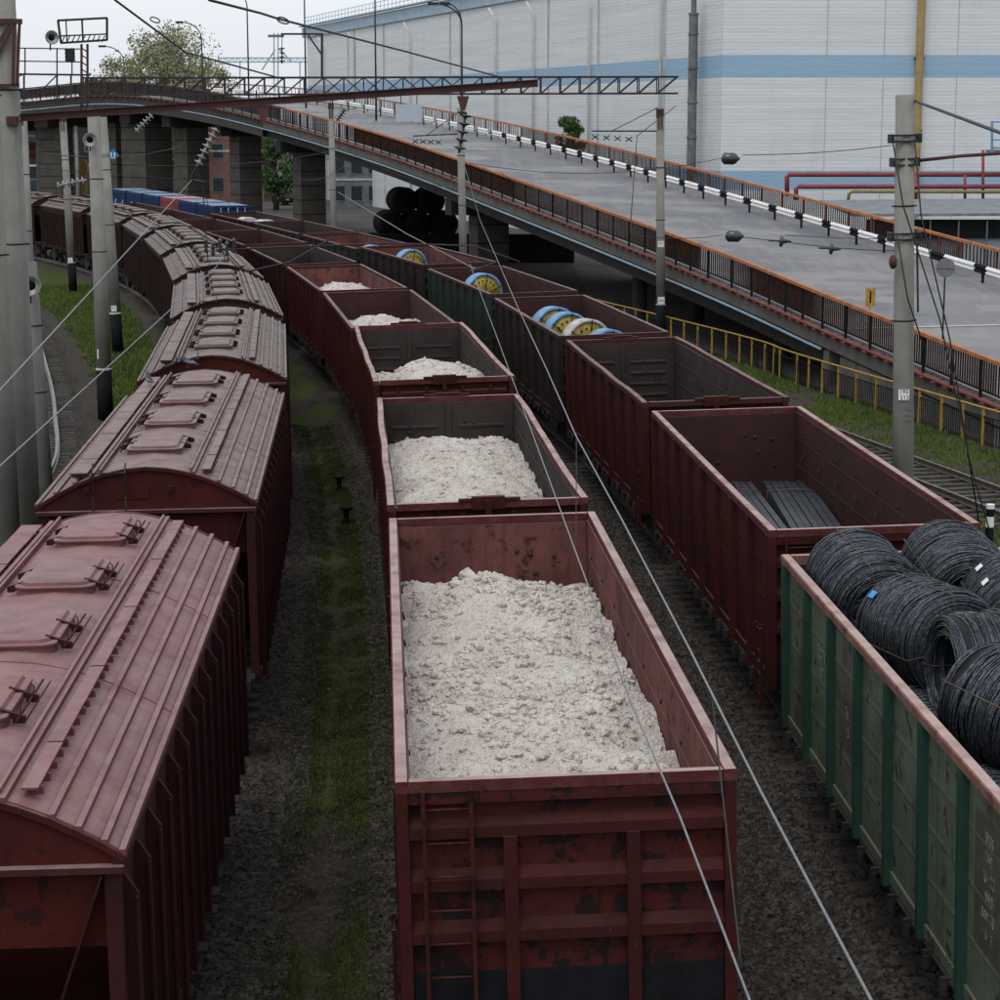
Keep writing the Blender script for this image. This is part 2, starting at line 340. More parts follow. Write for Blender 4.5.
# right siding and left siding
def poly_line(pts):
    class P: pass
    o = P(); segs = [math.dist(pts[i],pts[i+1]) for i in range(len(pts)-1)]
    cum = [0]
    for q in segs: cum.append(cum[-1]+q)
    def at_(t):
        i = 0
        while i < len(segs)-1 and t > cum[i+1]: i += 1
        a = (t-cum[i])/segs[i]; p0 = pts[max(i-1,0)]; p1 = pts[i]; p2 = pts[i+1]; p3 = pts[min(i+2,len(pts)-1)]
        def cr(j): return .5*((2*p1[j])+(-p0[j]+p2[j])*a+(2*p0[j]-5*p1[j]+4*p2[j]-p3[j])*a*a+(-p0[j]+3*p1[j]-3*p2[j]+p3[j])*a**3)
        return [cr(j) for j in range(len(p1))]
    def full(t):
        c = at_(t); d0 = at_(max(t-.3,0)); d1 = at_(min(t+.3,cum[-1])); h = math.atan2(-(d1[0]-d0[0]), d1[1]-d0[1])
        return (c[0], c[1], h) + tuple(c[2:])
    o.at = full; o.len = cum[-1]; o.off = lambda t,u: (full(t)[0]+math.cos(full(t)[2])*u, full(t)[1]+math.sin(full(t)[2])*u)
    return o
TF = poly_line([(15.6,38),(13.9,46),(12.3,53),(10.1,62),(8.6,68.5),(6.4,78),(3.7,88),(.5,98)])
TE = poly_line([(-12.6,30),(-12.4,45),(-13.0,56),(-15.2,67),(-18.0,79),(-22.6,97),(-28.5,115),(-36,133)])

# ------------------------------------------------------------------ ground
def dist_to(line, x, y, smax):
    best = 1e9; bu = 0
    return best
def sample_line(line, a, b, st=1.0):
    return np.array([line.at(t)[:2] for t in np.arange(a, b, st)])
sA = sample_line(TA,-19,150); sB = sample_line(TB,-19,150); sC = sample_line(TC,-33,150); sE = sample_line(TE,0,TE.len); sF = sample_line(TF,0,TF.len)
def ud(pts, x, y):
    d = np.hypot(pts[:,0][None]-x[:,None], pts[:,1][None]-y[:,None]); return d.min(1)
def masks(x, y):
    dA, dB, dC, dE, dF = (ud(s,x,y) for s in (sA,sB,sC,sE,sF))
    def sst(v,a,b): t = np.clip((v-a)/(b-a),0,1); return t*t*(3-2*t)
    xA = np.interp(y, sA[:,1], sA[:,0]); xB = np.interp(y, sB[:,1], sB[:,0]); xC = np.interp(y, sC[:,1], sC[:,0])
    between = (x > xA) & (x < xB)
    g = np.where(between, (np.maximum(.74*np.exp(-((dA-2.3)/.5)**2), .76*np.exp(-((dB-2.1)/.7)**2)) + .55*np.array([mn.noise(Vector((a*.7,b*.22,4))) for a,b in zip(x,y)])), 0)
    left = x < xA
    g = np.where(left, sst(dA,1.8,2.3)*sst(dE,2.1,2.9)*1.1, g)
    g = np.where(left & (dE < 2.9), g*.7, g)
    right = x > xC
    g = np.where(right, sst(dC,2.4,3.6)*.55+ .0*dF, g)
    g = np.where(right & (x > 0) & (dF > 1.6), g+.25*sst(dF,1.6,3.0), g)
    g = np.where(right & (dF < 1.5), .50, g)
    fx = np.interp(y, [50,61.6,77,82,102], [17.5,14.7,11.05,10.2,4.4])
    g = np.where(right & (x > fx+.3), 0, g)
    patch = np.array([mn.noise(Vector((a*.35,b*.18,9))) for a,b in zip(x,y)]); g = np.where(right, g*np.clip(.85+patch*1.3,0,1.2), g); g = np.where(y > 150, 0, g); g = np.where(right & (y > 92), g*.2, g)
    dirt = np.where(between, sst(dA,1.9,2.4)*sst(dB,2.0,2.5), 0)
    dirt = np.where(left, sst(dE,1.4,2.0)*.9, dirt); dirt = np.where(right, sst(dC,2.8,3.6), dirt)
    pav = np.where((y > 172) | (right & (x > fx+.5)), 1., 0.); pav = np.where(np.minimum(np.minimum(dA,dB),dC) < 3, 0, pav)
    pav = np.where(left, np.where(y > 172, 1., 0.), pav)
    return g, dirt, pav
def grid(xs, ys):
    X, Y = np.meshgrid(xs, ys); return X.ravel(), Y.ravel(), len(xs), len(ys)
xs = np.concatenate([np.linspace(-2500,-62,14), np.linspace(-60,-30,40), np.linspace(-29.6,24,180), np.linspace(25,60,30), np.linspace(70,2500,14)])
ys = np.concatenate([np.linspace(-400,4,6), np.linspace(5,125,300), np.linspace(126,260,90), np.linspace(275,3500,20)])
X, Y, nx, ny = grid(xs, ys)
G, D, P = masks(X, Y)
tr = np.minimum(np.minimum(ud(sA,X,Y), ud(sB,X,Y)), ud(sC,X,Y))
Z = -.36 + np.maximum(.16*np.clip((2.6-tr)/1.0,0,1), .18*np.clip((2.4-ud(sE,X,Y))/.8,0,1)) + rng.normal(0,.008,len(X)); Z = np.where(P > .5, -.36, Z)
me = bpy.data.meshes.new('ground')
idx = np.arange(nx*ny).reshape(ny,nx)
q = np.stack([idx[:-1,:-1],idx[:-1,1:],idx[1:,1:],idx[1:,:-1]],-1).reshape(-1,4)
me.from_pydata(np.stack([X,Y,Z],1).tolist(), [], q.tolist())
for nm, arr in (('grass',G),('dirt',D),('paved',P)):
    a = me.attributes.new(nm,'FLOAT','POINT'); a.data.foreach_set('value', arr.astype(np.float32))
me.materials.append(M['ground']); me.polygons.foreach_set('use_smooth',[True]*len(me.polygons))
g = bpy.data.objects.new('ground', me); COL.objects.link(g); g['kind'] = 'structure'

def make_track(name, line, a, b, st=.6, zb=0.0, sl=(1.35,.13), end_cant=0.0):
    root = empty(name, (0,0,0), kind='structure')
    for sgn in (-1,1):
        mb = MB(); ts = np.arange(a,b,1.0); prof = [(-.065,-.17),(.065,-.17),(.065,-.15),(.012,-.14),(.012,-.05),(.036,-.035),(.036,0),(-.036,0),(-.036,-.035),(-.012,-.05),(-.012,-.14),(-.065,-.15)]
        vs = []; n = len(prof)
        for t in ts:
            x,y,h = line.at(t)[:3]
            for u,z in prof:
                uu = sgn*.795+u; vs.append((x+math.cos(h)*uu, y+math.sin(h)*uu, zb+z))
        k = len(ts)
        mb.add(vs, [(i*n+j,i*n+(j+1)%n,(i+1)*n+(j+1)%n,(i+1)*n+j) for i in range(k-1) for j in range(n)])
        mb.build('rail', M['railsteel'], root)
    mb = MB()
    for t in np.arange(a,b,st):
        x,y,h = line.at(t)[:3]; h += random.uniform(-.02,.02); L = sl[0]+random.uniform(-.03,.05); wd = sl[1]
        c,s_ = math.cos(h), math.sin(h); z1 = zb-.172+random.uniform(-.012,0)
        vs = [(x+c*i*L-s_*j*wd, y+s_*i*L+c*j*wd, z) for z in (zb-.34,z1) for i,j in ((-1,-1),(1,-1),(1,1),(-1,1))]
        mb.add(vs, [(0,3,2,1),(4,5,6,7),(0,1,5,4),(1,2,6,5),(2,3,7,6),(3,0,4,7)])
    tag(mb.build('sleepers', M['sleeper'], root), kind='stuff')
M['railsteel'] = simple('rail_steel', (.20,.17,.15), .35, .6, .3)
M['sleeper'] = simple('sleeper_concrete', (.062,.054,.047), .95, 0, .4, 3, col2=(.028,.024,.021))
for nm, ln, a, b in (('railway_track',TA,-19,150),('railway_track',TB,-19,160),('railway_track',TC,-33,160),('railway_track',TE,0,TE.len-1)): make_track(nm, ln, a, b)
make_track('railway_track', TF, 0, TF.len-1, zb=-.1)
# sleeper ends poke out of the ballast along track C; loose ballast stones near the camera
def scatter_stones(name, n, sampler, smin, smax, mat, kind='stuff'):
    base = np.array([(1,0,0),(-1,0,0),(0,1,0),(0,-1,0),(0,0,1),(0,0,-1)],float)
    fs = np.array([(0,2,4),(2,1,4),(1,3,4),(3,0,4),(2,0,5),(1,2,5),(3,1,5),(0,3,5)])
    P = sampler(n); n = len(P); s = rng.uniform(smin,smax,(n,1,1))*rng.uniform(.6,1.3,(n,1,3))
    V = base[None]*s*(1+rng.normal(0,.2,(n,6,3))); an = rng.uniform(0,6.28,(n,3))
    c,si = np.cos(an[:,0])[:,None], np.sin(an[:,0])[:,None]; x = V[...,0]*c-V[...,1]*si; y = V[...,0]*si+V[...,1]*c
    c,si = np.cos(an[:,1])[:,None], np.sin(an[:,1])[:,None]; z = V[...,2]*c-x*si; x = V[...,2]*si+x*c
    V = np.stack([x,y,z],-1)+P[:,None]; Fc = fs[None]+(np.arange(n)*6)[:,None,None]
    me = bpy.data.meshes.new(name); me.from_pydata(V.reshape(-1,3).tolist(),[],Fc.reshape(-1,3).tolist()); me.materials.append(mat)
    o = bpy.data.objects.new(name,me); COL.objects.link(o); o['kind'] = kind; return o
def gz(x,y):
    t = np.minimum(np.minimum(ud(sA,x,y), ud(sB,x,y)), ud(sC,x,y)); return -.36+np.maximum(.16*np.clip((2.6-t)/1.0,0,1), .18*np.clip((2.4-ud(sE,x,y))/.8,0,1))
def ballast_pts(n):
    y = 14+rng.random(n)**1.4*52; xA = np.interp(y,sA[:,1],sA[:,0]); xB = np.interp(y,sB[:,1],sB[:,0]); xC = np.interp(y,sC[:,1],sC[:,0])
    k = rng.random(n); x = np.where(k < .2, xA+1.4+rng.random(n)**1.6*.9, np.where(k < .36, xB-1.35-rng.random(n)**1.6*.6, np.where(k<.375, xA+1.4+rng.random(n)*(xB-xA-2.8), xB+1.3+rng.random(n)*(xC-xB-2.0))))
    return np.stack([x,y,gz(x,y)+.0],1)
scatter_stones('ballast', 95000, ballast_pts, .02, .05, M['stone'])

def blades(name, n, sampler, hmin, hmax, wd, mat):
    P = sampler(n); n = len(P); h = rng.uniform(hmin,hmax,n); a = rng.uniform(0,6.28,n); w_ = wd*rng.uniform(.6,1.4,n)
    lx,ly = rng.normal(0,.35,n)*h, rng.normal(0,.35,n)*h
    V = np.zeros((n,3,3)); V[:,0] = P; V[:,1] = P; V[:,2] = P
    V[:,0,0] -= np.cos(a)*w_; V[:,0,1] -= np.sin(a)*w_; V[:,1,0] += np.cos(a)*w_; V[:,1,1] += np.sin(a)*w_
    V[:,2,0] += lx; V[:,2,1] += ly; V[:,2,2] += h; V[:,:2,2] -= .02
    me = bpy.data.meshes.new(name); me.from_pydata(V.reshape(-1,3).tolist(),[],np.arange(n*3).reshape(-1,3).tolist()); me.materials.append(mat)
    o = bpy.data.objects.new(name,me); COL.objects.link(o); o['kind'] = 'stuff'; return o
def grass_sampler(x0f, x1f, y0, y1, thr=.45, cl=.9):
    def f(n):
        y = y0+rng.random(n)*(y1-y0); x = x0f(y)+rng.random(n)*(x1f(y)-x0f(y)); g,d,p = masks(x,y)
        nz = np.array([mn.noise(Vector((a*cl,b*cl,0)))*.6+mn.noise(Vector((a*cl*3,b*cl*3,5)))*.4 for a,b in zip(x,y)])
        k = g+nz*.9+rng.normal(0,.08,n) > thr; x,y = x[k],y[k]; return np.stack([x,y,gz(x,y)],1)
    return f
iA = lambda y: np.interp(y,sA[:,1],sA[:,0]); iB = lambda y: np.interp(y,sB[:,1],sB[:,0]); iC = lambda y: np.interp(y,sC[:,1],sC[:,0])
blades('grass', 130000, grass_sampler(lambda y: iA(y)-9, lambda y: iA(y)-1.8, 36, 125), .06, .20, .024, M['blade'])
blades('grass', 90000, grass_sampler(lambda y: iC(y)+2.2, lambda y: iC(y)+12, 38, 92), .06, .18, .02, M['blade'])
blades('weeds', 110000, grass_sampler(lambda y: iA(y)+2, lambda y: iB(y)-1.6, 14, 66, .44), .02, .06, .012, M['blade_dim'])

# ------------------------------------------------------------------ gondola wagons
L2, WO = 6.375, 1.565
def gondola_meshes():
    T = {}
    for s_, nm in ((-1,'L'),(1,'R')):
        mb = MB(); x0, x1, xi = s_*1.47, s_*1.435, s_*1.41
        mb.box(min(x0,x1),max(x0,x1),-6.26,6.26,1.22,3.39); mb.box(min(x1,xi)-(0 if s_<0 else -.0),max(x1,xi),-6.25,6.25,1.40,3.385,1)
        for z in (1.75,2.3,2.85):                       # pressed longitudinal swages
            mb.prism([(s_*1.47,z-.05),(s_*1.476,z),(s_*1.47,z+.05)][::s_],'y',-6.2,6.2)
            mb.box(min(xi,s_*1.403),max(xi,s_*1.403),-6.2,6.2,z-.012,z+.012,1)
        mb.box(min(s_*1.41,s_*1.50),max(s_*1.41,s_*1.50),-6.26,6.26,1.10,1.235)
        T['side'+nm] = mb
    ys = [-6.19+12.38*i/8 for i in range(9)]
    mb = MB(); mb.prism([(0,-.075),(.095,-.05),(.095,.05),(0,.075)], 'z', 1.06, 3.385); T['post'] = mb
    T['ys'] = ys
    mb = MB()
    def rim(mb, bent):
        n = 26
        for s_ in (-1,1):
            vs = []; 
            for i in range(n+1):
                y = -L2+2*L2*i/n; dx = dz = 0
                if bent: dx = mn.noise(Vector((i*.17,s_*3,bent)))*.05+mn.noise(Vector((i*.8,s_*3,bent)))*.008; dz = mn.noise(Vector((i*.2,7,s_+bent)))*.018
                for u,z in ((1.425,3.375),(1.55,3.375),(1.555,3.47),(1.54,3.485),(1.435,3.485),(1.425,3.47)): vs.append((s_*u+dx,y,z+dz))
            fs = [(i*6+j,i*6+(j+1)%6,(i+1)*6+(j+1)%6,(i+1)*6+j) for i in range(n) for j in range(6)]+[tuple(range(6)),tuple(n*6+j for j in range(6))]
            if s_ > 0: fs = [f[::-1] for f in fs]
            mb.add(vs, fs)
        for s_ in (-1,1):
            mb.box(-1.42,1.42,min(s_*6.28,s_*L2),max(s_*6.28,s_*L2),3.372,3.482)
        return mb
    T['rim'] = rim(MB(),0); T['rimbent'] = rim(MB(),2.3)
    # end walls: 'ribs' = fixed ribbed end, 'door' = double swing end doors; both face -y locally
    mb = MB(); mb.box(-1.43,1.43,-6.27,-6.235,1.25,3.37); mb.box(-1.40,1.40,-6.235,-6.215,1.4,3.365,1)
    mb.box(-1.43,1.43,-6.37,-6.271,3.26,3.368)
    T['ribs'] = mb
    mb = MB(); mb.prism([(-6.27,-.11),(-6.36,-.075),(-6.36,.03),(-6.27,.12)], 'x', -1.43, 1.43); T['erib'] = mb
    mb = MB(); mb.box(-.062,.062,-6.375,-6.271,1.26,2.93); T['epost'] = mb
    mb = MB(); mb.box(-.055,.055,-6.375,-6.2,1.1,3.37); T['ecorner'] = mb
    mb = MB(); mb.box(-1.43,-.585,-6.32,-6.272,1.1,1.62); mb.box(-.455,.535,-6.32,-6.272,1.1,1.62); mb.box(.665,1.43,-6.32,-6.272,1.1,1.62); T['plate'] = mb
    mb = MB(); mb.box(-1.43,1.43,-6.27,-6.235,1.25,3.37); mb.box(-1.40,1.40,-6.235,-6.215,1.4,3.365,1)
    for x0,x1 in ((-1.38,-.05),(.05,1.38)):
        for z in (1.65,1.95,2.25,2.55,2.85): mb.prism([(-6.215,z-.045),(-6.185,z-.02),(-6.185,z+.02),(-6.215,z+.045)], 'x', x0+.2, x1-.16, 1)
        for z in (1.5,2.1,2.7,3.15): mb.prism([(-6.27,z-.07),(-6.34,z-.04),(-6.34,z+.04),(-6.27,z+.07)], 'x', x0, x1)
        for x in (x0+.35,x1-.35): mb.box(x-.04,x+.04,-6.345,-6.271,1.3,3.3)
    mb.box(-.06,.06,-6.38,-6.271,1.3,3.3); mb.box(-.05,.05,-6.234,-6.17,1.4,3.3,1)
    for x in (-1.49,1.49): mb.box(x-.055,x+.055,-6.375,-6.2,1.1,3.37)
    T['door'] = mb
    mb = MB(); mb.box(-.26,.26,-6.42,-6.30,3.36,3.56); mb.box(-.46,-.16,-6.40,-6.31,3.485,3.53); mb.box(.2,.5,-6.40,-6.31,3.485,3.53); mb.box(-.05,.05,-6.45,-6.42,3.2,3.5); T['latch'] = mb
    mb = MB()
    for x in (-1.30,-.87): mb.box(x-.018,x+.018,-6.43,-6.39,.95,3.40)
    for i in range(8): mb.tube([(-1.30,-6.41,3.22-.32*i),(-.87,-6.41,3.22-.32*i)], .012, 6)
    for z in (3.3,2.2,1.3):
        for x in (-1.30,-.87): mb.box(x-.015,x+.015,-6.40,-6.27,z-.02,z+.02)
    T['ladder'] = mb
    mb = MB()
    for y in (-6.02,-5.60): mb.box(-1.62,-1.58,y-.018,y+.018,.75,1.95)
    for i in range(4): mb.tube([(-1.60,-6.02,.9+.33*i),(-1.60,-5.60,.9+.33*i)], .012, 6)
    for y in (-6.02,-5.60): mb.box(-1.58,-1.47,y-.015,y+.015,1.85,1.9)
    T['step'] = mb
    mb = MB(); mb.box(-1.41,1.41,-6.24,6.24,1.34,1.40); T['floor'] = mb
    mb = MB(); mb.box(-.2,.2,-6.1,6.1,.95,1.339); mb.box(-1.42,1.42,-6.30,-6.1,1.02,1.249); mb.box(-1.42,1.42,6.1,6.30,1.02,1.249)
    for y in [-4.33,4.33]+ys[2:7:2]: mb.box(-1.41,1.41,y-.09,y+.09,1.1,1.338)
    mb.cyl((-.7,-1.2,.95),(-.7,.2,.95),.2,12); T['under'] = mb
    for s_ in (-1,1):
        mb = MB(); T['doorgearL' if s_ < 0 else 'doorgearR'] = mb
        for i in range(8):
            y = (ys[i]+ys[i+1])/2
            for d in (-.35,.35):
                mb.box(min(s_*1.44,s_*1.60),max(s_*1.44,s_*1.60),y+d-.03,y+d+.03,1.02,1.10); mb.box(min(s_*1.55,s_*1.60),max(s_*1.55,s_*1.60),y+d-.07,y+d+.05,.92,1.05)
            mb.tube([(s_*1.5,y-.62,1.06),(s_*1.5,y+.62,1.06)],.022,6)
    mb = MB()
    for y,s_ in ((-6.3,-1),(6.3,1)):
        mb.box(-.12,.12,min(y,y+s_*.42),max(y,y+s_*.42),.96,1.2); mb.box(-.2,.2,min(y+s_*.38,y+s_*.62),max(y+s_*.38,y+s_*.62),.9,1.24)
    T['coupler'] = mb
    mb = MB()
    for s_ in (-1,1):
        mb.prism([(-1.25,.42),(-1.25,.58),(-.5,.78),(.5,.78),(1.25,.58),(1.25,.42),(.9,.40),(.55,.28),(-.55,.28),(-.9,.40)], 'x', s_*1.0-.08, s_*1.0+.08)
        for y in (-.925,.925): mb.box(s_*1.02-.13,s_*1.02+.13,y-.16,y+.16,.34,.6)
    mb.box(-1.0,1.0,-.2,.2,.5,.94)
    T['bogie'] = mb
    mb = MB(); mb.lathe([(.08,-.09),(.08,-.07),(.42,-.065),(.505,-.07),(.505,-.04),(.475,-.035),(.475,.06),(.40,.06),(.38,.0),(.12,.02),(.12,.07)], (0,0,0), (1,0,0), 20); T['wheel'] = mb
    mb = MB()
    for x,z in ((-.85,2.9),(.35,2.95),(.55,2.9),(.9,2.85),(.62,2.6),(-.2,2.4),(.95,2.3)): mb.lathe([(.035,0),(.035,.02),(.015,.03)], (x,6.214,z), (0,-1,0), 8)
    mb.tube([(-.95+.25*t,6.18,2.86-.12*math.sin(PI*t)) for t in np.linspace(0,1,9)], .012, 6)
    for s_ in (-1,1):
        for y in [(a+b)/2 for a,b in zip(ys,ys[1:])]:
            mb.tube([(s_*1.402,y-.07,2.62),(s_*1.372,y-.06,2.52),(s_*1.372,y+.06,2.52),(s_*1.402,y+.07,2.62)], .012, 6)
            for z in (2.0,2.95): mb.lathe([(.03,0),(.03,.015)], (s_*1.402,y+.1,z), (-s_,0,0), 8)
    T['rings'] = mb
    return T
GT = gondola_meshes()
GM = {k: v.mesh(k, [M['red_out'], M['in_red']]) for k, v in GT.items() if k != 'ys'}
def inst(name, key, parent, mats, loc=(0,0,0), rot=(0,0,0)):
    o = bpy.data.objects.new(name, GM[key]); COL.objects.link(o); o.parent = parent; o.location = loc; o.rotation_euler = rot
    for i, m in enumerate(mats): o.material_slots[i].link = 'OBJECT'; o.material_slots[i].material = m
    return o
def gondola(line, S, dz, outm, inm, rimm, near='ribs', far='ribs', postm=None, bent=False, frontm=None, label='', group=None, lit=True):
    xa,ya,_ = line.at(S-4.33); xb,yb,_ = line.at(S+4.33); h = math.atan2(-(xb-xa), yb-ya)
    root = empty('gondola_wagon', ((xa+xb)/2,(ya+yb)/2,dz), (0,-.024,h), label, 'gondola wagon', group)
    postm = postm or outm; fm = frontm or outm
    for s_, nm in ((-1,'L'),(1,'R')):
        sw = inst('side_wall','side'+nm,root,(outm,inm))
        for y in GT['ys']: inst('side_post','post',sw,(postm,inm),(s_*1.47,y,0),(0,0,0 if s_>0 else PI))
    e = inst('end_wall', near, root, (fm,inm)); f = inst('end_wall', far, root, (outm,inm), (0,0,0), (0,0,PI))
    for ew, st in ((e,near),(f,far)):
        if st == 'ribs':
            for z in (3.0,2.5,2.0): inst('end_rib','erib',ew,(outm,inm),(0,0,z))
            for x in (-.52,.60): inst('end_post','epost',ew,(outm,inm),(x,0,0))
            for x in (-1.49,1.49): inst('corner_post','ecorner',ew,(outm,inm),(x,0,0))
    if near == 'ribs': inst('ladder','ladder',e,(fm,inm)); inst('black_sill','plate',e,(M['black'],inm))
    if near == 'door': inst('door_latch','latch',e,(outm,inm))
    if far == 'door': inst('door_latch','latch',f,(outm,inm))
    inst('step_ladder','step',root,(outm,inm)); inst('top_rim','rimbent' if bent else 'rim',root,(rimm,inm))
    inst('floor','floor',root,(inm,inm)); inst('underframe','under',root,(M['under'],inm)); [inst('floor_hatch_gear',k_,root,(M['under'],inm)) for k_ in ('doorgearL','doorgearR')]
    inst('coupler','coupler',root,(M['under'],inm)); inst('tie_rings','rings',root,(M['in_dark'],inm))
    for y in (-4.33,4.33):
        b = inst('bogie','bogie',root,(M['under'],inm),(0,y,-dz))
        for wy in (-.925,.925):
            for wx in (-.79,.79): inst('wheel','wheel',b,(M['wheel'],inm),(wx,wy,.475),(0,0,0 if wx<0 else PI))
    return root
gB = 'open gondola wagons of the middle train'; gC = 'open gondola wagons of the right train'
BS = lambda i: i*13.92+6.4
Bspec = [
 (-.07,'red_out','in_red','rim_pink','ribs','ribs',0,'red_front','nearest oxide red gondola with a ladder on its ribbed end, full of pale crushed rock'),
 (-.07,'red_out','in_dark','rim_pink','door','door',2,None,'second gondola of the middle train, dark inside, dented pink rim, heaped with pale rock'),
 (.17,'red_out','in_dark','rim_pink','door','door',1,None,'third gondola of the middle train, standing tallest, grey inside with a small pale rock heap'),
 (0,'red_out','in_maroon','rim_dark','ribs','ribs',0,None,'fourth gondola of the middle train, maroon inside with low pale rock'),
 (-.02,'red_out','in_red','rim_dark','ribs','ribs',0,None,'fifth gondola of the middle train, bright worn red inside, holding pale rock'),
 (-.01,'red_dark','in_dark','rim_dark','ribs','ribs',0,None,'empty dark brown gondola right behind the last rock load of the middle train'),
 (.04,'red_out','in_maroon','rim_dark','ribs','ribs',0,None,'empty bright red inside gondola, second behind the last rock load of the middle train'),
 (0,'red_dark','in_maroon','rim_dark','ribs','ribs',0,None,'empty gondola of the middle train just right of the grey roofed hopper wagons'),
 (0,'red_dark','in_maroon','rim_dark','ribs','ribs',0,None,'empty dark gondola of the middle train in front of the blue containers'),
 (0,'red_dark','in_maroon','rim_dark','ribs','ribs',0,None,'farthest gondola of the middle train, behind the hopper roofs at left')]
BW = [gondola(TB, BS(i), s[0], M[s[1]], M[s[2]], M[s[3]], s[4], s[5], bent=s[6]>0, frontm=M[s[7]] if s[7] else None, label=s[8], group=gB) for i, s in enumerate(Bspec)]
Cspec = [
 (-.16,'green_out','in_maroon','rim_green','ribs','ribs','green_post','nearest faded green gondola loaded with black wire rod coils'),
 (-.04,'red_out','in_maroon','rim_pink','ribs','ribs',None,'oxide red gondola with grey steel sections on its floor, behind the green one'),
 (-.01,'red_out','in_dark','rim_dark','door','door',None,'dark red gondola with swing end doors and one plank inside, empty, right train'),
 (.0,'brown_out','in_maroon','rim_dark','ribs','ribs',None,'brown grey gondola holding a row of four yellow faced coils'),
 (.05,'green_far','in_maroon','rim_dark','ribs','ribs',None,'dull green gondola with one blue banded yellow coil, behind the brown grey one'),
 (.15,'brown_out','in_red','rim_dark','ribs','ribs',None,'dark sided gondola, maroon inside, with one blue and yellow coil, far in the right train'),
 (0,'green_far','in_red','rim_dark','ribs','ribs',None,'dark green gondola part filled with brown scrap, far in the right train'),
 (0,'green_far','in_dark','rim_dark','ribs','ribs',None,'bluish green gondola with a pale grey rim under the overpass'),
 (0,'red_dark','in_dark','rim_dark','ribs','ribs',None,'dark red gondola with white wrapped bundles next to the blue containers')]
CW = [gondola(TC, (i-1)*13.92+6.4, s[0], M[s[1]], M[s[2]], M[s[3]], s[4], s[5], postm=M[s[6]] if s[6] else None, label=s[7], group=gC, bent=(i==2)) for i, s in enumerate(Cspec)]

# writing on the green wagon (faded stencil) and stencils on the red ones
M['stencil'] = simple('faded_stencil', (.30,.30,.26), .9, 0, .5, 12)
M['patch'] = simple('brown_green_patch', (.050,.052,.034), .9, 0, .3, 6)
def stencil(root, y, z, lines, size=.16, patch=True, w=.95):
    o = empty('stencil_panel'); o.parent = root
    h = len(lines)*size*1.15+.2
    if patch: MB().box(-1.474,-1.4705,y-w/2,y+w/2,z-h/2,z+h/2).build('paint_patch', M['patch'], o)
    for i, t in enumerate(lines): text(t, size, M['stencil'], 'lettering', o, (-1.4765,y,z+h/2-.18-i*size*1.15), (PI/2,0,-PI/2), .85)
yy = GT['ys']
# ------------------------------------------------------------------ loads
def mk_rock_lump(mb, p, r):
    n = 7; vs = []; fs = []
    a = random.random()*6; 
    V = [Vector((random.gauss(0,1),random.gauss(0,1),random.gauss(0,.8))).normalized() for _ in range(10)]
    import bmesh
    bm = bmesh.new(); bmesh.ops.create_icosphere(bm, subdivisions=1, radius=1)
    sx,sy,sz = r*random.uniform(.8,1.4), r*random.uniform(.7,1.2), r*random.uniform(.5,.9)
    m = Matrix.Rotation(a,3,'Z')@Matrix.Rotation(random.random(),3,'X')
    vs = [tuple(Vector(p)+m@Vector((v.co.x*sx,v.co.y*sy,v.co.z*sz))*(1+mn.noise(v.co*1.3+Vector(p)*7)*.45)) for v in bm.verts]
    bm.verts.index_update(); fs = [tuple(v.index for v in f.verts) for f in bm.faces]; bm.free()
    mb.add(vs, fs)
def rubble(wagon, peaks, base, res, nrock, label, ylo=-6.2, yhi=6.2, seed=0, name='rock_heap', mat=None, rr=(.015,.055), cat='rock heap', group='heaps of pale rock in the wagons'):
    random.seed(seed); mb = MB(); nx_ = int(2.8/res); ny_ = int((yhi-ylo)/res)
    def hz(x,y):
        z = base
        for (px,py,a,sx,sy) in peaks: z += a*math.exp(-((x-px)/sx)**2-((y-py)/sy)**2)
        p = Vector((x,y,seed*3.1)); k_ = max(0, mn.noise(p*.9+Vector((3,1,0)))*2.2); z += .22*mn.noise(p*.9)+.07*mn.noise(p*2.5)+.03*mn.noise(p*6)+(.015+.03*k_)*abs(mn.noise(p*11))+.014*mn.noise(p*24)
        c = mn.cell(p*5)*.0
        v = mn.voronoi(p*3.4)[0]; z += .22*min(v[1]-v[0],.5)*max(0,mn.noise(p*1.3)-.05)
        v = mn.voronoi(p*10)[0]; z += .03*k_*min(v[1]-v[0],.5)
        return z
    vs = [( -1.4+2.8*i/nx_, ylo+(yhi-ylo)*j/ny_, 0) for j in range(ny_+1) for i in range(nx_+1)]
    vs = [(x,y,hz(x,y)) for x,y,_ in vs]; k = nx_+1
    mb.add(vs, [(j*k+i,j*k+i+1,(j+1)*k+i+1,(j+1)*k+i) for j in range(ny_) for i in range(nx_)])
    for _ in range(nrock):
        x,y = random.uniform(-1.34,1.34), random.uniform(ylo,yhi); r = rr[0]+(rr[1]-rr[0])*random.random()**5; kk = mn.noise(Vector((x,y,seed*3.1))*.9+Vector((3,1,0)))
        if kk < .02 and random.random() < .7: r = rr[0]
        mk_rock_lump(mb, (x,y,hz(x,y)+r*.2), r)
    for x,y,r in ((-.45,4.9,.17),(-.2,5.1,.11),(-.62,4.55,.12),(.9,-4.6,.13),(.55,-4.9,.1),(-.9,-3.6,.09),(1.1,1.2,.08),(.1,2.4,.07)):
        if nrock > 1500: mk_rock_lump(mb, (x,y,hz(x,y)+r*.15), r)
    o = mb.build(name, mat or M['rubble']); o.matrix_basis = wagon.matrix_basis
    return tag(o, label, cat, group)
rubble(BW[0], [(.0,-.8,.32,1.6,4.6),(-.3,4.2,.42,.9,1.6),(.9,-4,.18,1.2,2.5)], 2.42, .033, 9000, 'pale crushed rock filling the nearest red gondola', seed=1, rr=(.008,.075))
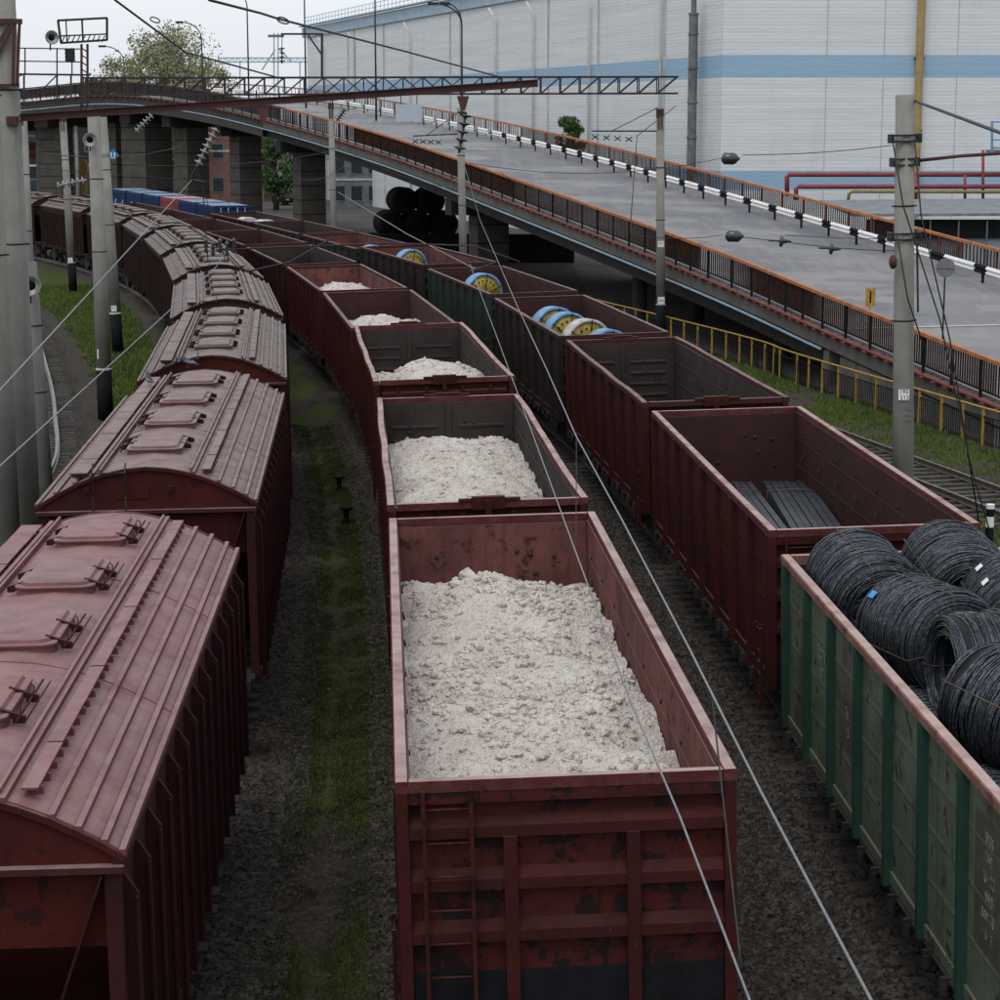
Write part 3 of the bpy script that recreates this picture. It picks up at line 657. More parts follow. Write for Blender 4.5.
rubble(BW[1], [(-.1,0,.38,1.4,4.8),(-.1,3.6,.2,.8,1.6),(1.0,4.8,.2,.5,1.0)], 2.46, .05, 2600, 'pale crushed rock in the second wagon of the middle train', seed=2, rr=(.012,.06))
rubble(BW[2], [(.35,.6,.80,1.35,2.4),(.7,-3,.6,1.3,2.8)], 2.2, .07, 900, 'small pale rock mound in the tall grey inside gondola', seed=3, rr=(.02,.08))
rubble(BW[3], [(.1,1.4,.62,1.7,3.2),(-.5,-2,.6,1.5,2.6)], 2.3, .1, 400, 'low pale rock heap in the fourth wagon of the middle train', seed=4, rr=(.03,.08))
rubble(BW[4], [(.2,1.0,.95,1.6,3.6)], 2.2, .12, 300, 'farthest pale rock heap, in the bright red inside gondola', seed=5, rr=(.03,.09))
M['scrap'] = simple('brown_scrap', (.15,.11,.09), .9, 0, .5, 8, .5)
rubble(CW[6], [(0,-2,.6,1.4,4)], 2.5, .12, 500, 'brown scrap load in the far dark green gondola', seed=8, name='scrap_heap', mat=M['scrap'], rr=(.04,.12), cat='scrap heap', group='scrap loads')

M['wirerod'] = simple('hot_rolled_wire', (.030,.037,.046), .38, .55, .5, 22, .1, .5, col2=(.125,.14,.16))
M['wirerod2'] = simple('hot_rolled_wire_dark', (.018,.021,.026), .6, .4, .4)
M['band'] = simple('rusty_binding_wire', (.13,.085,.05), .7, .2)
def coil_mesh(seed, R0=.66, Ln=1.65):
    r_ = random.Random(seed); mb = MB(); n = 30
    # dark under-body (open ring)
    vs = []; m = 28
    for (r,y) in ((R0-.035,-Ln/2+.04),(R0-.035,Ln/2-.04),(R0-.24,Ln/2-.03),(R0-.24,-Ln/2+.03)):
        for j in range(m): t = 2*PI*j/m; vs.append((r*math.cos(t), y, r*math.sin(t)))
    mb.add(vs, [(a*m+j,a*m+(j+1)%m,((a+1)%4)*m+(j+1)%m,((a+1)%4)*m+j) for a in range(4) for j in range(m)], 1, True)
    for i in range(290):
        inner = i % 5 == 4; endf = i >= 210
        y0 = (r_.random()-.5)*Ln*.97; rr = (R0-.02+r_.gauss(0,.016)) if not inner else R0-.25+r_.gauss(0,.014)
        if abs(y0) > Ln*.42 and not inner: rr -= r_.random()*.20
        if endf: y0 = r_.choice((-1,1))*(Ln/2-.035+r_.random()*.035); rr = R0-.03-r_.random()*.21
        tl, ph, w2, p2 = r_.gauss(0,.012 if endf else .035), r_.random()*6.28, r_.gauss(0,.014), r_.random()*6.28
        vs = []
        for j in range(n):
            t = 2*PI*j/n; r = rr+w2*math.cos(2*t+p2)+.008*math.sin(3*t+ph); y = y0+tl*math.cos(t+ph)+.012*math.sin(2*t+p2)
            for a in range(4):
                q = PI/2*a; vs.append(((r+.0085*math.cos(q))*math.cos(t), y+.0085*math.sin(q), (r+.0085*math.cos(q))*math.sin(t)))
        mb.add(vs, [(j*4+a,j*4+(a+1)%4,((j+1)%n)*4+(a+1)%4,((j+1)%n)*4+a) for j in range(n) for a in range(4)], 0, True)
    return mb.mesh('wire_coil', [M['wirerod'],M['wirerod2']]), coil_band(R0,Ln)
def coil_band(R0,Ln):
    mb = MB()
    for t in (.5,2.2,3.7,5.3):
        c,s = math.cos(t), math.sin(t); o,i_ = R0+.012, R0-.27; pts = [(o*c,-Ln/2-.01,o*s),(o*c+.01,0,o*s+.01),(o*c,Ln/2+.01,o*s),(i_*c,Ln/2+.01,i_*s),(i_*c,-Ln/2-.01,i_*s),(o*c,-Ln/2-.01,o*s)]
        mb.tube(pts,.0075,5)
    return mb.mesh('binding_wire',[M['band']])
CM = [coil_mesh(11), coil_mesh(12), coil_mesh(13)]
def wagon_pt(wg, x, y, z):
    h = wg.rotation_euler.z; return Vector((wg.location.x+math.cos(h)*x-math.sin(h)*y, wg.location.y+math.sin(h)*x+math.cos(h)*y, z+wg.location.z))
def coil(k, x, y, z, rz, rx, roll, label, tagc=None):
    p = wagon_pt(CW[0], x, y, z); root = empty('wire_rod_coil', p, (0,0,0), label, 'wire coil', 'wire rod coils in the green wagon')
    root.rotation_euler = (Matrix.Rotation(CW[0].rotation_euler.z+rz,3,'Z')@Matrix.Rotation(rx,3,'X')@Matrix.Rotation(roll,3,'Y')).to_euler()
    o = bpy.data.objects.new('windings', CM[k][0]); COL.objects.link(o); o.parent = root
    o = bpy.data.objects.new('binding_wire', CM[k][1]); COL.objects.link(o); o.parent = root
    if z > 3.2 and y > 4.5: root.scale = (1,1.18,1)
    if tagc:
        for (t, y_, m) in tagc:
            mb = MB(); mb.box(-.05,.05,-.07,.07,.0,.006); o = mb.build('tag_label', m, root); a = t-roll
            o.location = (.69*math.sin(a), y_, .69*math.cos(a)); o.rotation_euler = (0,a,0)
M['tagblue'] = simple('blue_tag', (.02,.32,.75), .5, 0, .1)
# lower layer
lowlab = ['bottom layer coil under the sideways coil','bottom layer coil low against the near right wall','bottom layer coil deep under the two far upright coils, left','bottom layer coil hidden deep at the far right corner','bottom layer coil lying low beside the left wall, seen past the rim','bottom layer coil nearest the camera at left','bottom layer coil at right edge beneath the others','bottom layer coil beneath the coil with the blue tag']
for i, (x, y) in enumerate(((-.72,-1.2),(.72,-1.3),(-.72,4.6),(.72,4.7),(-.72,-2.7),(-.72,-4.2),(.72,-2.9),(-.72,1.8),(.72,1.6),(-.72,.3),(.72,.2),(.72,3.1),(-.72,3.2))):
    if i >= 8 : lab = ['bottom layer coil in the middle right of the load','bottom layer coil in the dark gap left of the sideways coil','bottom layer coil in the dark gap right of centre','bottom layer coil below the coil at the right edge','bottom layer coil below the left far coil'][i-8]
    else: lab = lowlab[i]
    coil(i%3, x, y, 2.05, random.uniform(-.05,.05), 0, i*1.3, lab)
coil(0, -.74, 4.95, 3.22, .02, .06, .3, 'far left upper coil leaning on the left wall, dark opening toward us')
coil(1, .56, 5.2, 3.28, -.06, .06, 1.1, 'far right upper coil against the end wall, pale tag on its opening')
coil(2, -.42, 2.85, 3.14, .18, -.05, 2.0, 'upper coil with a bright blue tag in the middle of the load', [(-.85,.55,M['tagblue'])])
coil(1, .10, 1.05, 3.20, PI/2+.12, .0, .6, 'sideways coil showing its open end to the left')
coil(0, .86, 3.3, 3.26, -.1, .05, .9, 'upper coil at the right edge with two white tags', [(-.75,.5,M['white']),(-.8,-.1,M['white'])])
coil(2, -.25, -1.0, 3.16, .5, .1, 2.6, 'nearest upper coil, turned askew at the right edge')
# steel sections in the red wagon
M['section'] = simple('mill_scale_steel', (.062,.067,.082), .5, .35, .3, 3)
for k, (x0, n, lab, yr) in enumerate(((-.60,6,'left bundle of grey steel channels on the red wagon floor',-.05),(.30,7,'right bundle of grey steel channels tied with wire',-.085))):
    root = empty('steel_bundle', wagon_pt(CW[1], x0, 1.6, 1.4), (0,0,CW[1].rotation_euler.z+yr), lab, 'steel bundle', 'bundles of steel sections')
    mb = MB()
    for i in range(n):
        for j in range(5):
            x = i*.135; z = j*.12+.05; y1 = 3.9+random.uniform(-.1,.1)
            mb.box(x-.060,x+.060,-5,y1,z,z+.012); mb.box(x-.060,x-.050,-5,y1,z+.0125,z+.085); mb.box(x+.050,x+.060,-5,y1,z+.0125,z+.085)
    for i in range(n): mb.box(i*.135-.058,i*.135+.058,-5.02,4.15+random.uniform(-.06,.1),.65,.665+.01*(i%2))
    mb.build('channels', M['section'], root)
    mb = MB()
    for y in (-2.5,3.0): mb.tube([(-.09,y,.03),(-.09,y,.68),(n*.135/2,y+.03,.71),(n*.135-.04,y,.68),(n*.135-.04,y,.03)], .012, 6)
    mb.build('tie_wire', M['band'], root)
o = MB().box(-1.2,1.2,-.07,.07,0,.06).build('timber_plank', M['plank']); o.location = wagon_pt(CW[2], .45, 4.9, 1.41); o.rotation_euler = (0,0,CW[2].rotation_euler.z+.1)
o.location.z = 1.9; tag(o, 'bare timber plank lying across the empty dark red wagon', 'plank')
o.location.z = 1.405
# yellow-faced coils
def disc_coil_mesh(Rr=.80, Wd=.42, blue=True):
    root = empty('steel_strip_coil')
    mb = MB(); n = 40; pr = [(Rr-.07,-Wd/2+.02),(Rr,-Wd/2),(Rr,-Wd/2+.12)]
    mb.lathe([(.25,-Wd/2+.03),(Rr-.1,-Wd/2+.03),(Rr-.09,Wd/2-.03),(.25,Wd/2-.03)], (0,0,0), (0,1,0), n); mb.build('yellow_side', M['yface'], root)
    mb = MB(); vs = []
    for r,y in ((Rr-.1,-Wd/2),(Rr,-Wd/2),(Rr,Wd/2),(Rr-.1,Wd/2)):
        for j in range(n): t = 2*PI*j/n; vs.append((r*math.cos(t),y,r*math.sin(t)))
    mb.add(vs, [(a*n+j,a*n+(j+1)%n,((a+1)%4)*n+(j+1)%n,((a+1)%4)*n+j) for a in range(4) for j in range(n)],0,True)
    mb.build('outer_wrap', M['bluewrap'] if blue else M['dirtywhite'], root)
    mb = MB()
    for k in range(3):
        t = PI*k/3+.4; c,s = math.cos(t), math.sin(t); mb.tube([(-(Rr-.02)*c,-Wd/2-.012,-(Rr-.02)*s),((Rr-.02)*c,-Wd/2-.012,(Rr-.02)*s)], .014, 5)
    for k in range(18):
        t = 2*PI*k/18; mb.box(.52*math.cos(t)-.03,.52*math.cos(t)+.03,-Wd/2+.005,-Wd/2+.028,.52*math.sin(t)-.025,.52*math.sin(t)+.025)
    mb.build('straps', M['black'], root); return root
dcb = disc_coil_mesh(); dcw = disc_coil_mesh(blue=False)
def place_disc(src, wg, x, y, z, rz, label, first=[True,True]):
    k = 0 if src is dcb else 1
    o = src if first[k] else copy_tree(src); first[k] = False
    o.location = wagon_pt(wg, x, y, z); o.rotation_euler = (0,0,wg.rotation_euler.z+rz); tag(o, label, 'coil', 'blue and yellow wrapped coils')
place_disc(dcb, CW[3], -.15, 3.2, 2.62, .35, 'farthest blue banded coil of the row in the brown grey wagon')
place_disc(dcb, CW[3], -.05, 1.4, 2.6, .35, 'second blue banded coil of the row, yellow face showing')
place_disc(dcw, CW[3], .1, -1.1, 2.62, .35, 'white banded yellow coil, third of the row')
place_disc(dcb, CW[3], .35, -3.1, 2.5, .35, 'nearest blue banded coil of the row, mostly below the rim')
place_disc(dcb, CW[4], -.1, 2.8, 2.7, .35, 'single blue banded yellow coil in the dull green wagon')
place_disc(dcb, CW[5], -.2, 2.2, 2.75, .35, 'single blue banded yellow coil in the dark sided wagon')
place_disc(dcb, CW[6], -.4, -4.5, 2.7, .35, 'small looking blue banded coil by the brown scrap')
for i, (x, y, l) in enumerate(((-.2,1.2,'left'),(.2,-2.4,'right'))):
    o = MB().prism([(-.9,0),(-.8,.5),(-.3,.75),(.4,.72),(.8,.45),(.95,0)],'y',-1,1).build('wrapped_bundle', M['dirtywhite']); o.scale = (.8,.8,.7); o.location = wagon_pt(CW[8], x, y, 2.8); o.rotation_euler = (0,0,CW[8].rotation_euler.z)
    tag(o, 'white wrapped bundle showing above the rim of the far dark red wagon, '+l+' one', 'bundle', 'white bundles')
    o.location.z = 2.85

# ------------------------------------------------------------------ hopper wagons (left train)
EH = 3.72; HL = 6.15; HW = 1.6
def roof_z(x): return EH+.56*(1-(abs(x)/HW)**1.9)
def hopper_meshes(Lh):
    T = {}
    xs_ = [-HW,-1.35,-1.05,-.8,-.55,-.3,0,.3,.55,.8,1.05,1.35,HW]
    mb = MB(); top = [(x,roof_z(x)) for x in xs_]; mb.prism(top+[(x,z-.04) for x,z in top[::-1]], 'y', -Lh, Lh)
    for x in (-1.58,-1.3,-1.02,-.78,.70,1.06,1.26,1.45,1.58):
        z = roof_z(x); mb.beam((x,-Lh+.0,z+.018),(x,Lh,z+.018),.05,.05)
    for y in np.arange(-Lh+.02, Lh, 2*(Lh-.02)/3):                      # transverse plate seams
        for a,b in zip(xs_,xs_[1:]): mb.beam((a,y,roof_z(a)+.003),(b,y,roof_z(b)+.003),.014,.008)
    T['roof'] = mb
    for s_, x0, x1 in ((1,.80,.93),(-1,-1.12,-.86)):                     # walkway boards
        mb = MB(); T['walkway' if s_ > 0 else 'walkway2'] = mb; k = 9
        for i in range(k):
            y0 = -Lh+.25+(2*Lh-.5)*i/k; y1 = y0+(2*Lh-.5)/k-.02; z = max(roof_z(x0),roof_z(x1))+.05+.006*(i%2)
            mb.box(x0,x1,y0,y1,z,z+.02)
            for q in np.arange(y0+.12,y1,.32): mb.box(x0+.02,x1-.02 if s_<0 else x1+.022,q-.008,q+.008,z-.07,z-.002)
    mb = MB()
    for x in (-.66,.66): mb.box(x-.015,x+.015,-Lh+.1,Lh-.1,roof_z(x)-.01,roof_z(x)+.07)
    T['coaming'] = mb
    # hatch: rounded lid 0.95 x 1.75
    def rr(w_,l_,r,n=5):
        out = []
        for cx,cy,a0 in ((w_-r,l_-r,0),(-w_+r,l_-r,90),(-w_+r,-l_+r,180),(w_-r,-l_+r,270)):
            for i in range(n+1): a = R(a0+90*i/n); out.append((cx+r*math.cos(a),cy+r*math.sin(a)))
        return out
    mb = MB(); loops = [(rr(.46,.86,.16),0),(rr(.45,.85,.16),.075),(rr(.475,.875,.17),.078),(rr(.475,.875,.17),.10),(rr(.46,.86,.15),.108),(rr(.41,.81,.13),.110),(rr(.38,.78,.12),.145),(rr(.33,.73,.1),.155)]
    vs = [(x,y,z) for lp,z in loops for x,y in lp]; n = len(loops[0][0]); k = len(loops)
    mb.add(vs, [(i*n+j,i*n+(j+1)%n,(i+1)*n+(j+1)%n,(i+1)*n+j) for i in range(k-1) for j in range(n)]+[tuple((k-1)*n+j for j in range(n))])
    T['lid'] = mb
    mb = MB()
    for y in (-.62,.15):
        mb.prism([(-.58,.0),(-.58,.07),(-.34,.15),(-.34,.12),(-.5,.0)],'y',y-.025,y+.025)
        mb.prism([(.62,.0),(.62,.07),(.34,.165),(.34,.135),(.5,.05),(.5,.0)],'y',y-.028,y+.028)
        mb.tube([(.57,y-.05,.05),(.57,y+.04,.15),(.53,y+.08,.18)],.008,5)
    mb.tube([(.56,-.8,.06),(.56,.8,.06)],.012,6); mb.tube([(.63,-.8,.04),(.63,.8,.04)],.008,6)
    T['hinge'] = mb
    mb = MB()
    for s_ in (-1,1):
        a,b = s_*1.5,s_*1.53; mb.box(min(a,b),max(a,b),-Lh,Lh,1.15,EH-.06)
        mb.prism([(s_*1.53,1.05),(s_*1.60,1.05),(s_*1.60,1.22),(s_*1.53,1.22)],'y',-Lh,Lh)
        mb.prism([(s_*1.50,EH-.10),(s_*1.61,EH-.06),(s_*1.61,EH-.005),(s_*1.50,EH-.0)],'y',-Lh,Lh)
    T['side'] = mb
    mb = MB(); mb.prism([(0,1.05),(.13,1.05),(.13,EH-.38),(0,EH-.18)],'y',-.022,.022); mb.box(.105,.13,-.05,-.0221,1.05,EH-.40); T['rib'] = mb
    mb = MB(); tp = [(x,roof_z(x)-.02) for x in xs_]
    mb.prism(tp+[(HW-.03,EH-.06),(-HW+.03,EH-.06)],'y',-Lh+.03,-Lh+.06)
    for a,b in zip(xs_,xs_[1:]): mb.beam((a,-Lh+.03,roof_z(a)-.02),(b,-Lh+.03,roof_z(b)-.02),.08,.05)
    mb.box(-.45,.05,-Lh+.015,-Lh+.029,EH+.1,EH+.28)
    for x in (-.85,0.35): mb.box(x-.04,x+.04,-Lh-.03,-Lh+.029,EH+.2,EH+.28)
    T['gable'] = mb
    mb = MB(); mb.box(-HW+.01,HW-.01,-Lh-.06,-Lh+.1,EH-.115,EH-.062); T['ledge'] = mb
    mb = MB()
    mb.box(-1.5,1.5,-Lh+.10,-Lh+.13,EH-.75,EH-.12)
    vs = [(-1.5,-Lh+.12,EH-.75),(1.5,-Lh+.12,EH-.75),(1.5,-Lh+2.2,1.35),(-1.5,-Lh+2.2,1.35),(-1.5,-Lh+.16,EH-.75),(1.5,-Lh+.16,EH-.75),(1.5,-Lh+2.24,1.35),(-1.5,-Lh+2.24,1.35)]
    mb.add(vs,[(0,1,2,3),(7,6,5,4),(0,4,5,1),(1,5,6,2),(2,6,7,3),(3,7,4,0)])
    T['slope'] = mb
    mb = MB()
    mb.beam((1.42,-Lh+.02,EH-.14),(.62,-Lh-.0,1.3),.02,.16,(0,1,0)); T['brace2'] = mb; mb = MB(); mb.beam((-1.42,-Lh+.02,EH-.14),(-.62,-Lh-.0,1.3),.02,.16,(0,1,0)); T['brace'] = mb
    mb = MB(); mb.box(1.44,1.56,-Lh-.02,-Lh+.099,1.1,EH-.12); T['cpost'] = mb; mb = MB(); mb.box(-1.56,-1.44,-Lh-.02,-Lh+.099,1.1,EH-.12); T['cpost2'] = mb; mb = T['brace']
    T['brace'] = mb
    mb = MB(); mb.box(-1.5,1.5,-Lh-.35,-Lh+.3,1.1,1.16); mb.box(-.2,.2,-Lh-.3,Lh+.3,.9,1.099); mb.box(-1.45,1.45,-Lh-.5,-Lh-.351,1.0,1.16); mb.box(-1.5,1.5,Lh-.3,Lh+.35,1.1,1.16); mb.box(-1.45,1.45,Lh+.351,Lh+.5,1.0,1.16)
    for y in (-2.5,0,2.5): mb.prism([(-1.4,1.1),(1.4,1.1),(.5,.5),(-.5,.5)],'y',y-.9,y+.9)
    mb.box(-.15,.15,-Lh-1.1,-Lh-.45,.95,1.18); mb.box(-.15,.15,Lh+.45,Lh+1.1,.95,1.18)
    T['frame'] = mb
    mb = MB(); mb.tube([(-.75,-Lh-.02,EH+.20),(-.75,-Lh-.10,EH+.5),(-.75,-Lh+.05,EH+.62)],.014,5); mb.tube([(-.28,-Lh-.02,EH+.2),(-.28,-Lh-.1,EH+.5),(-.28,-Lh+.05,EH+.62)],.014,5)
    mb.tube([(-.75,-Lh-.1,EH+.5),(-.28,-Lh-.1,EH+.5)],.012,5)
    for i in range(7): mb.tube([(-.75,-Lh-.12,EH-.2-.33*i),(-.28,-Lh-.12,EH-.2-.33*i)],.011,5)
    for x in (-.75,-.28): mb.tube([(x,-Lh-.12,EH+.15),(x,-Lh-.12,1.15)],.014,5)
    T['hladder'] = mb
    return T
HMs = {}
for key, Lh in (('s',5.72),('l',6.15)):
    HMs[key] = {k: v.mesh(k,[M['roof_red']]) for k,v in hopper_meshes(Lh).items()}; HMs[key]['L'] = Lh
def hopper(cx, cy, h, key, roofm, sidem, gm, label, dz=0, near_detail=True):
    root = empty('hopper_wagon', (cx,cy,dz), (0,-.012,h), label, 'hopper wagon', 'covered hopper wagons of the left train')
    D = HMs[key]
    def I(name, k, par, m, loc=(0,0,0), rot=(0,0,0)):
        o = bpy.data.objects.new(name, D[k]); COL.objects.link(o); o.parent = par; o.location = loc; o.rotation_euler = rot
        o.material_slots[0].link = 'OBJECT'; o.material_slots[0].material = m; return o
    rf = I('roof','roof',root,roofm); I('walkway','walkway',rf,roofm); I('walkway','walkway2',rf,roofm); I('hatch_coaming','coaming',rf,roofm)
    n = 4
    for i in range(n):
        y = (-4.15+2.72*i)*(D['L']/6.15)+ (.1 if key=='l' else .55); z = EH+.56
        ht = I('hatch','lid',root,roofm,(0,y,z-.035)); ht.scale = (.9,.84,.85); I('hinge','hinge',ht,M['red_dark'] if key=='l' else M['hop_side'],(0,0,0),(0,0,PI if key=='l' else 0))
    I('side_wall','side',root,sidem)
    nr = 15
    for s_ in (-1,1):
        for i in range(nr):
            I('side_rib','rib',root,sidem,(s_*1.53,-D['L']+.25+(2*D['L']-.5)*i/(nr-1),0),(0,0,0 if s_>0 else PI))
    for r_ in (0,PI):
        I('end_gable','gable',root,gm,(0,0,0),(0,0,r_)); I('end_ledge','ledge',root,M['rim_dark'],(0,0,0),(0,0,r_)); I('end_slope','slope',root,gm if r_ else gm,(0,0,0),(0,0,r_)); [I('end_brace',k_,root,sidem,(0,0,0),(0,0,r_)) for k_ in ('brace','brace2')]; [I('corner_post',k_,root,sidem,(0,0,0),(0,0,r_)) for k_ in ('cpost','cpost2')]
    I('ladder','hladder',root,M['steel']); I('underframe','frame',root,M['under'])
    for y in (-D['L']+1.2,D['L']-1.2):
        b = inst('bogie','bogie',root,(M['under'],M['under']),(0,y,-dz))
        for wy in (-.925,.925):
            for wx in (-.79,.79): inst('wheel','wheel',b,(M['wheel'],M['wheel']),(wx,wy,.475),(0,0,0 if wx<0 else PI))
    return root
HW_ = []
labs = ['nearest covered hopper with a pinkish red roof and big lids','second covered hopper, brownish roof with four hatches and two pigeons on it','third covered hopper, grey brown roof behind a red gable',
 'fourth covered hopper from the near end, grey ribbed roof','fifth covered hopper from the near end, grey roof tilting right','sixth covered hopper, grey roof, left of the empty red gondolas',
 'seventh covered hopper, dull roof right of the twin poles','eighth covered hopper, dark side, between the twin poles and the slim pole','ninth covered hopper, brown side, left of the slim pole','tenth covered hopper, last in view by the leftmost poles']
for i in range(10):
    S = i*14.875+6.4; key = 's' if i == 0 else 'l'
    xa,ya,_ = TA.at(S-4.2); xb,yb,_ = TA.at(S+4.2); h = math.atan2(-(xb-xa),yb-ya); cx,cy = (xa+xb)/2,(ya+yb)/2
    if i == 0: cx,cy = -4.66,20.72
    rm = M['roof_red'] if i == 0 else M['roof_brown'] if i in (1,) else M['roof_grey']
    HW_.append(hopper(cx,cy,h,key,rm,M['hop_side'] if i < 3 else M['hop_far'],M['gable'] if i < 3 else M['hop_far'],labs[i]))

# ------------------------------------------------------------------ pigeons
def pigeon(p, rz, label):
    root = empty('pigeon', p, (0,0,rz), label, 'pigeon', 'pigeons on the hopper roof')
    mb = MB(); mb.tube([(-.17,0,.09),(-.10,0,.10),(-.03,0,.115),(.05,0,.13),(.10,0,.17),(.125,0,.215),(.145,0,.235),(.165,0,.23)],[.012,.03,.055,.062,.045,.026,.026,.008],10)
    mb.build('body', M['pigeon'], root)
    for s in (-1,1):
        mb = MB(); mb.tube([(-.19,s*.028,.10),(-.08,s*.052,.12),(.04,s*.050,.14)],[.008,.024,.02],8); mb.build('wing', M['pigeon_l'], root)
    mb = MB(); mb.box(-.27,-.15,-.03,.03,.078,.09); mb.build('tail', M['pigeon'], root)
    mb = MB(); [mb.tube([(.01,s*.022,.08),(.01,s*.022,0),(.04,s*.022,.003)],.005,5) for s in (-1,1)]; mb.build('legs', M['kerb_red'], root)
    mb = MB(); mb.tube([(.17,0,.23),(.195,0,.222)],[.006,.001],6); mb.build('beak', M['black'], root)
def on_roof(wg, x, y, dz=0):
    p = wagon_pt(wg, x, y, 0); return (p.x,p.y,roof_z(x)+dz)
pigeon(on_roof(HW_[1],-.98,4.3,.125), 2.0, 'pigeon standing on the left walkway of the second hopper')
pigeon(on_roof(HW_[1],-.30,5.25,.16), 2.6, 'pigeon standing on the farthest hatch lid of the second hopper')

# ------------------------------------------------------------------ concrete poles and overhead gear
def pole(u0, v0, u1, v1, d, label, r0=.15, r1=.22, blk=True, zb=-.4, mat='conc', grp='concrete overhead line poles', top_red=False, d1=None):
    """from foot pixel (u1, v1) to head pixel (u0, v0) at distance d"""
    b = at(u1, v1, d); t = at(u0, v0, d); dirv = (t-b); k = (zb-b.z)/dirv.z; b = b+dirv*k
    root = empty('concrete_pole', b, (0,0,0), label, 'pole', grp); v = t-b; L = v.length
    q = Vector((0,0,1)).rotation_difference(v.normalized()).to_euler(); root.rotation_euler = q
    mb = MB(); mb.tube([(0,0,1.7 if blk else 0),(0,0,L*.5),(0,0,L)],[r1,(r0+r1)/2,r0],24); mb.build('shaft', M[mat], root)
    if blk: mb = MB(); mb.tube([(0,0,0),(0,0,1.7)],[r1+.004,r1+.004],24); mb.build('black_base', M['black'], root); mb = MB(); mb.tube([(0,0,1.7),(0,0,1.78)],[r1+.008,r1+.008],24); mb.build('base_ring', M['dirtywhite'], root)
    mb = MB()
    for z in (L*.55,L*.78): rz = r1+(r0-r1)*z/L+.006; mb.tube([(0,0,z),(0,0,z+.035)],[rz,rz],20); mb.box(-rz-.05,rz+.05,-.03,.03,z,z+.03)
    mb.build('steel_band', M['steel'], root)
    if top_red: mb = MB(); mb.box(-.16,.16,-.16,.16,L,L+.35); mb.box(-.1,-.04,-.22,.22,L-.5,L); mb.box(.04,.1,-.22,.22,L-.5,L); mb.build('cap_bracket', M['truss_red'], root)
    return root, L
def clamp(root, z, r):
    mb = MB()
    for s in (-1,1): mb.box(-r-.07,r+.07,s*(r+.01)-.012,s*(r+.01)+.012,z-.08,z-.04); mb.box(-r-.07,r+.07,s*(r+.01)-.012,s*(r+.01)+.012,z+.04,z+.08)
    for s in (-1,1): mb.box(s*(r+.08)-.03,s*(r+.08)+.03,-r-.02,r+.02,z-.09,z+.09); mb.beam((s*(r+.05),-r-.03,z),(s*(r+.05),r+.03,z),.02,.02)
    mb.build('clamp', M['steel'], root)
def plate(root, z, r, body, size=.17, w=.3, h=.3, y=0, ang=0):
    mb = MB(); mb.box(-w/2,w/2,-r-.02,-r-.008,z-h/2,z+h/2); o = mb.build('number_plate', M['white'], root); o.rotation_euler = (0,0,ang)
    if body: text(body, size, M['black'], 'number', o, (0,-r-.023,z), (PI/2,0,0))
P9, L9 = pole(905, 95, 903, 472, 43, 'thick grey pole on the right, number plate low on its face', .19, .23, False)
clamp(P9, L9-.0*1-(137-95)*43/F, .2); clamp(P9, L9-(233-95)*43/F, .21); clamp(P9, L9-(160-95)*43/F*1.0, .17)
plate(P9, L9-(390-95)*43/F, .225, '193\n 512', .12, .22, .22, ang=-.15)
mb = MB()
for i in range(3): mb.box(-.02,.17,-.232,-.229,L9-(405+i*6-95)*43/F,L9-(403+i*6-95)*43/F)
mb.build('faded_marks', M['conc_d'], P9)
P6, L6 = pole(660, 117, 661, 343, 92, 'pole carrying the right end of the lattice gantry', .16, .21, True, top_red=True)
plate(P6, L6-(241-117)*92/F, .2, '77', .2, .26, .26); plate(P6, L6-(297-117)*92/F, .205, '105', .14, .3, .32)
P4, L4 = pole(460, 108, 464, 290, 102, 'pole standing behind the stack of disc insulators', .16, .2, True)
P3, L3 = pole(331, 109, 334, 240, 124, 'slim far pole left of the overpass pier, red cap on top', .16, .2, False, top_red=True)
Pf, Lf = pole(93.5, 109, 105.5, 413, 67.5, 'front pole of the twin poles on the left, black base', .20, .25)
Pr, Lr = pole(102, 117, 117.5, 347, 87.7, 'rear pole of the twin poles on the left, black base', .20, .24, top_red=False)
plate(Pr, Lr-(305-117)*87.7/F, .225, '17', .15, .22, .24); plate(Pf, Lf-(350-109)*67.5/F, .245, '', .1, .05, .3, ang=-.5)
Ps, Ls = pole(63, 122, 73, 287, 120, 'slender short pole on the grass left of the twin poles', .20, .23, top_red=True)
plate(Ps, Ls-(257-122)*120/F, .24, '2', .2, .26, .26)
Pb, Lb = pole(0, -60, 24.5, 539, 42, 'broad near pole at the left edge, right one of the pair', .24, .355, False)
Pa, La = pole(-22, -60, 4, 545, 40, 'near pole cut by the left picture edge', .24, .33, False)
Pd, Ld = pole(29, 262, 45.5, 500, 47, 'darker stub pole behind the left pair with a horn speaker', .17, .2, False, mat='conc_d')
Pc, Lc = pole(22, 120, 27.5, 252, 84, 'pole seen in the gap right of the left pair', .2, .26, False, mat='conc')
plate(Pc, 1.9, .27, '', .1, .1, .25)
for u, vt, vb, d, lab in ((37,124,190,205,'thin pale pole in front of the dark shed under the bridge'),(76,126,186,200,'thin pale pole beside the yellow beam under the bridge')):
    pole(u, vt, u+2, vb, d, lab, .18, .2, False)
# cable down the broad near pole
mb = MB(); mb.tube([(-.36,-.05,1.5),(-.34,-.08,3),(-.33,-.1,4.5),(-.31,-.1,6.5)],.012,6); mb.box(-.40,-.33,-.14,-.06,5.0,5.25); mb.build('earth_cable', M['steel'], Pb)
tag(Pb, 'broad near pole at the left edge, right one of the pair, cable down its face')

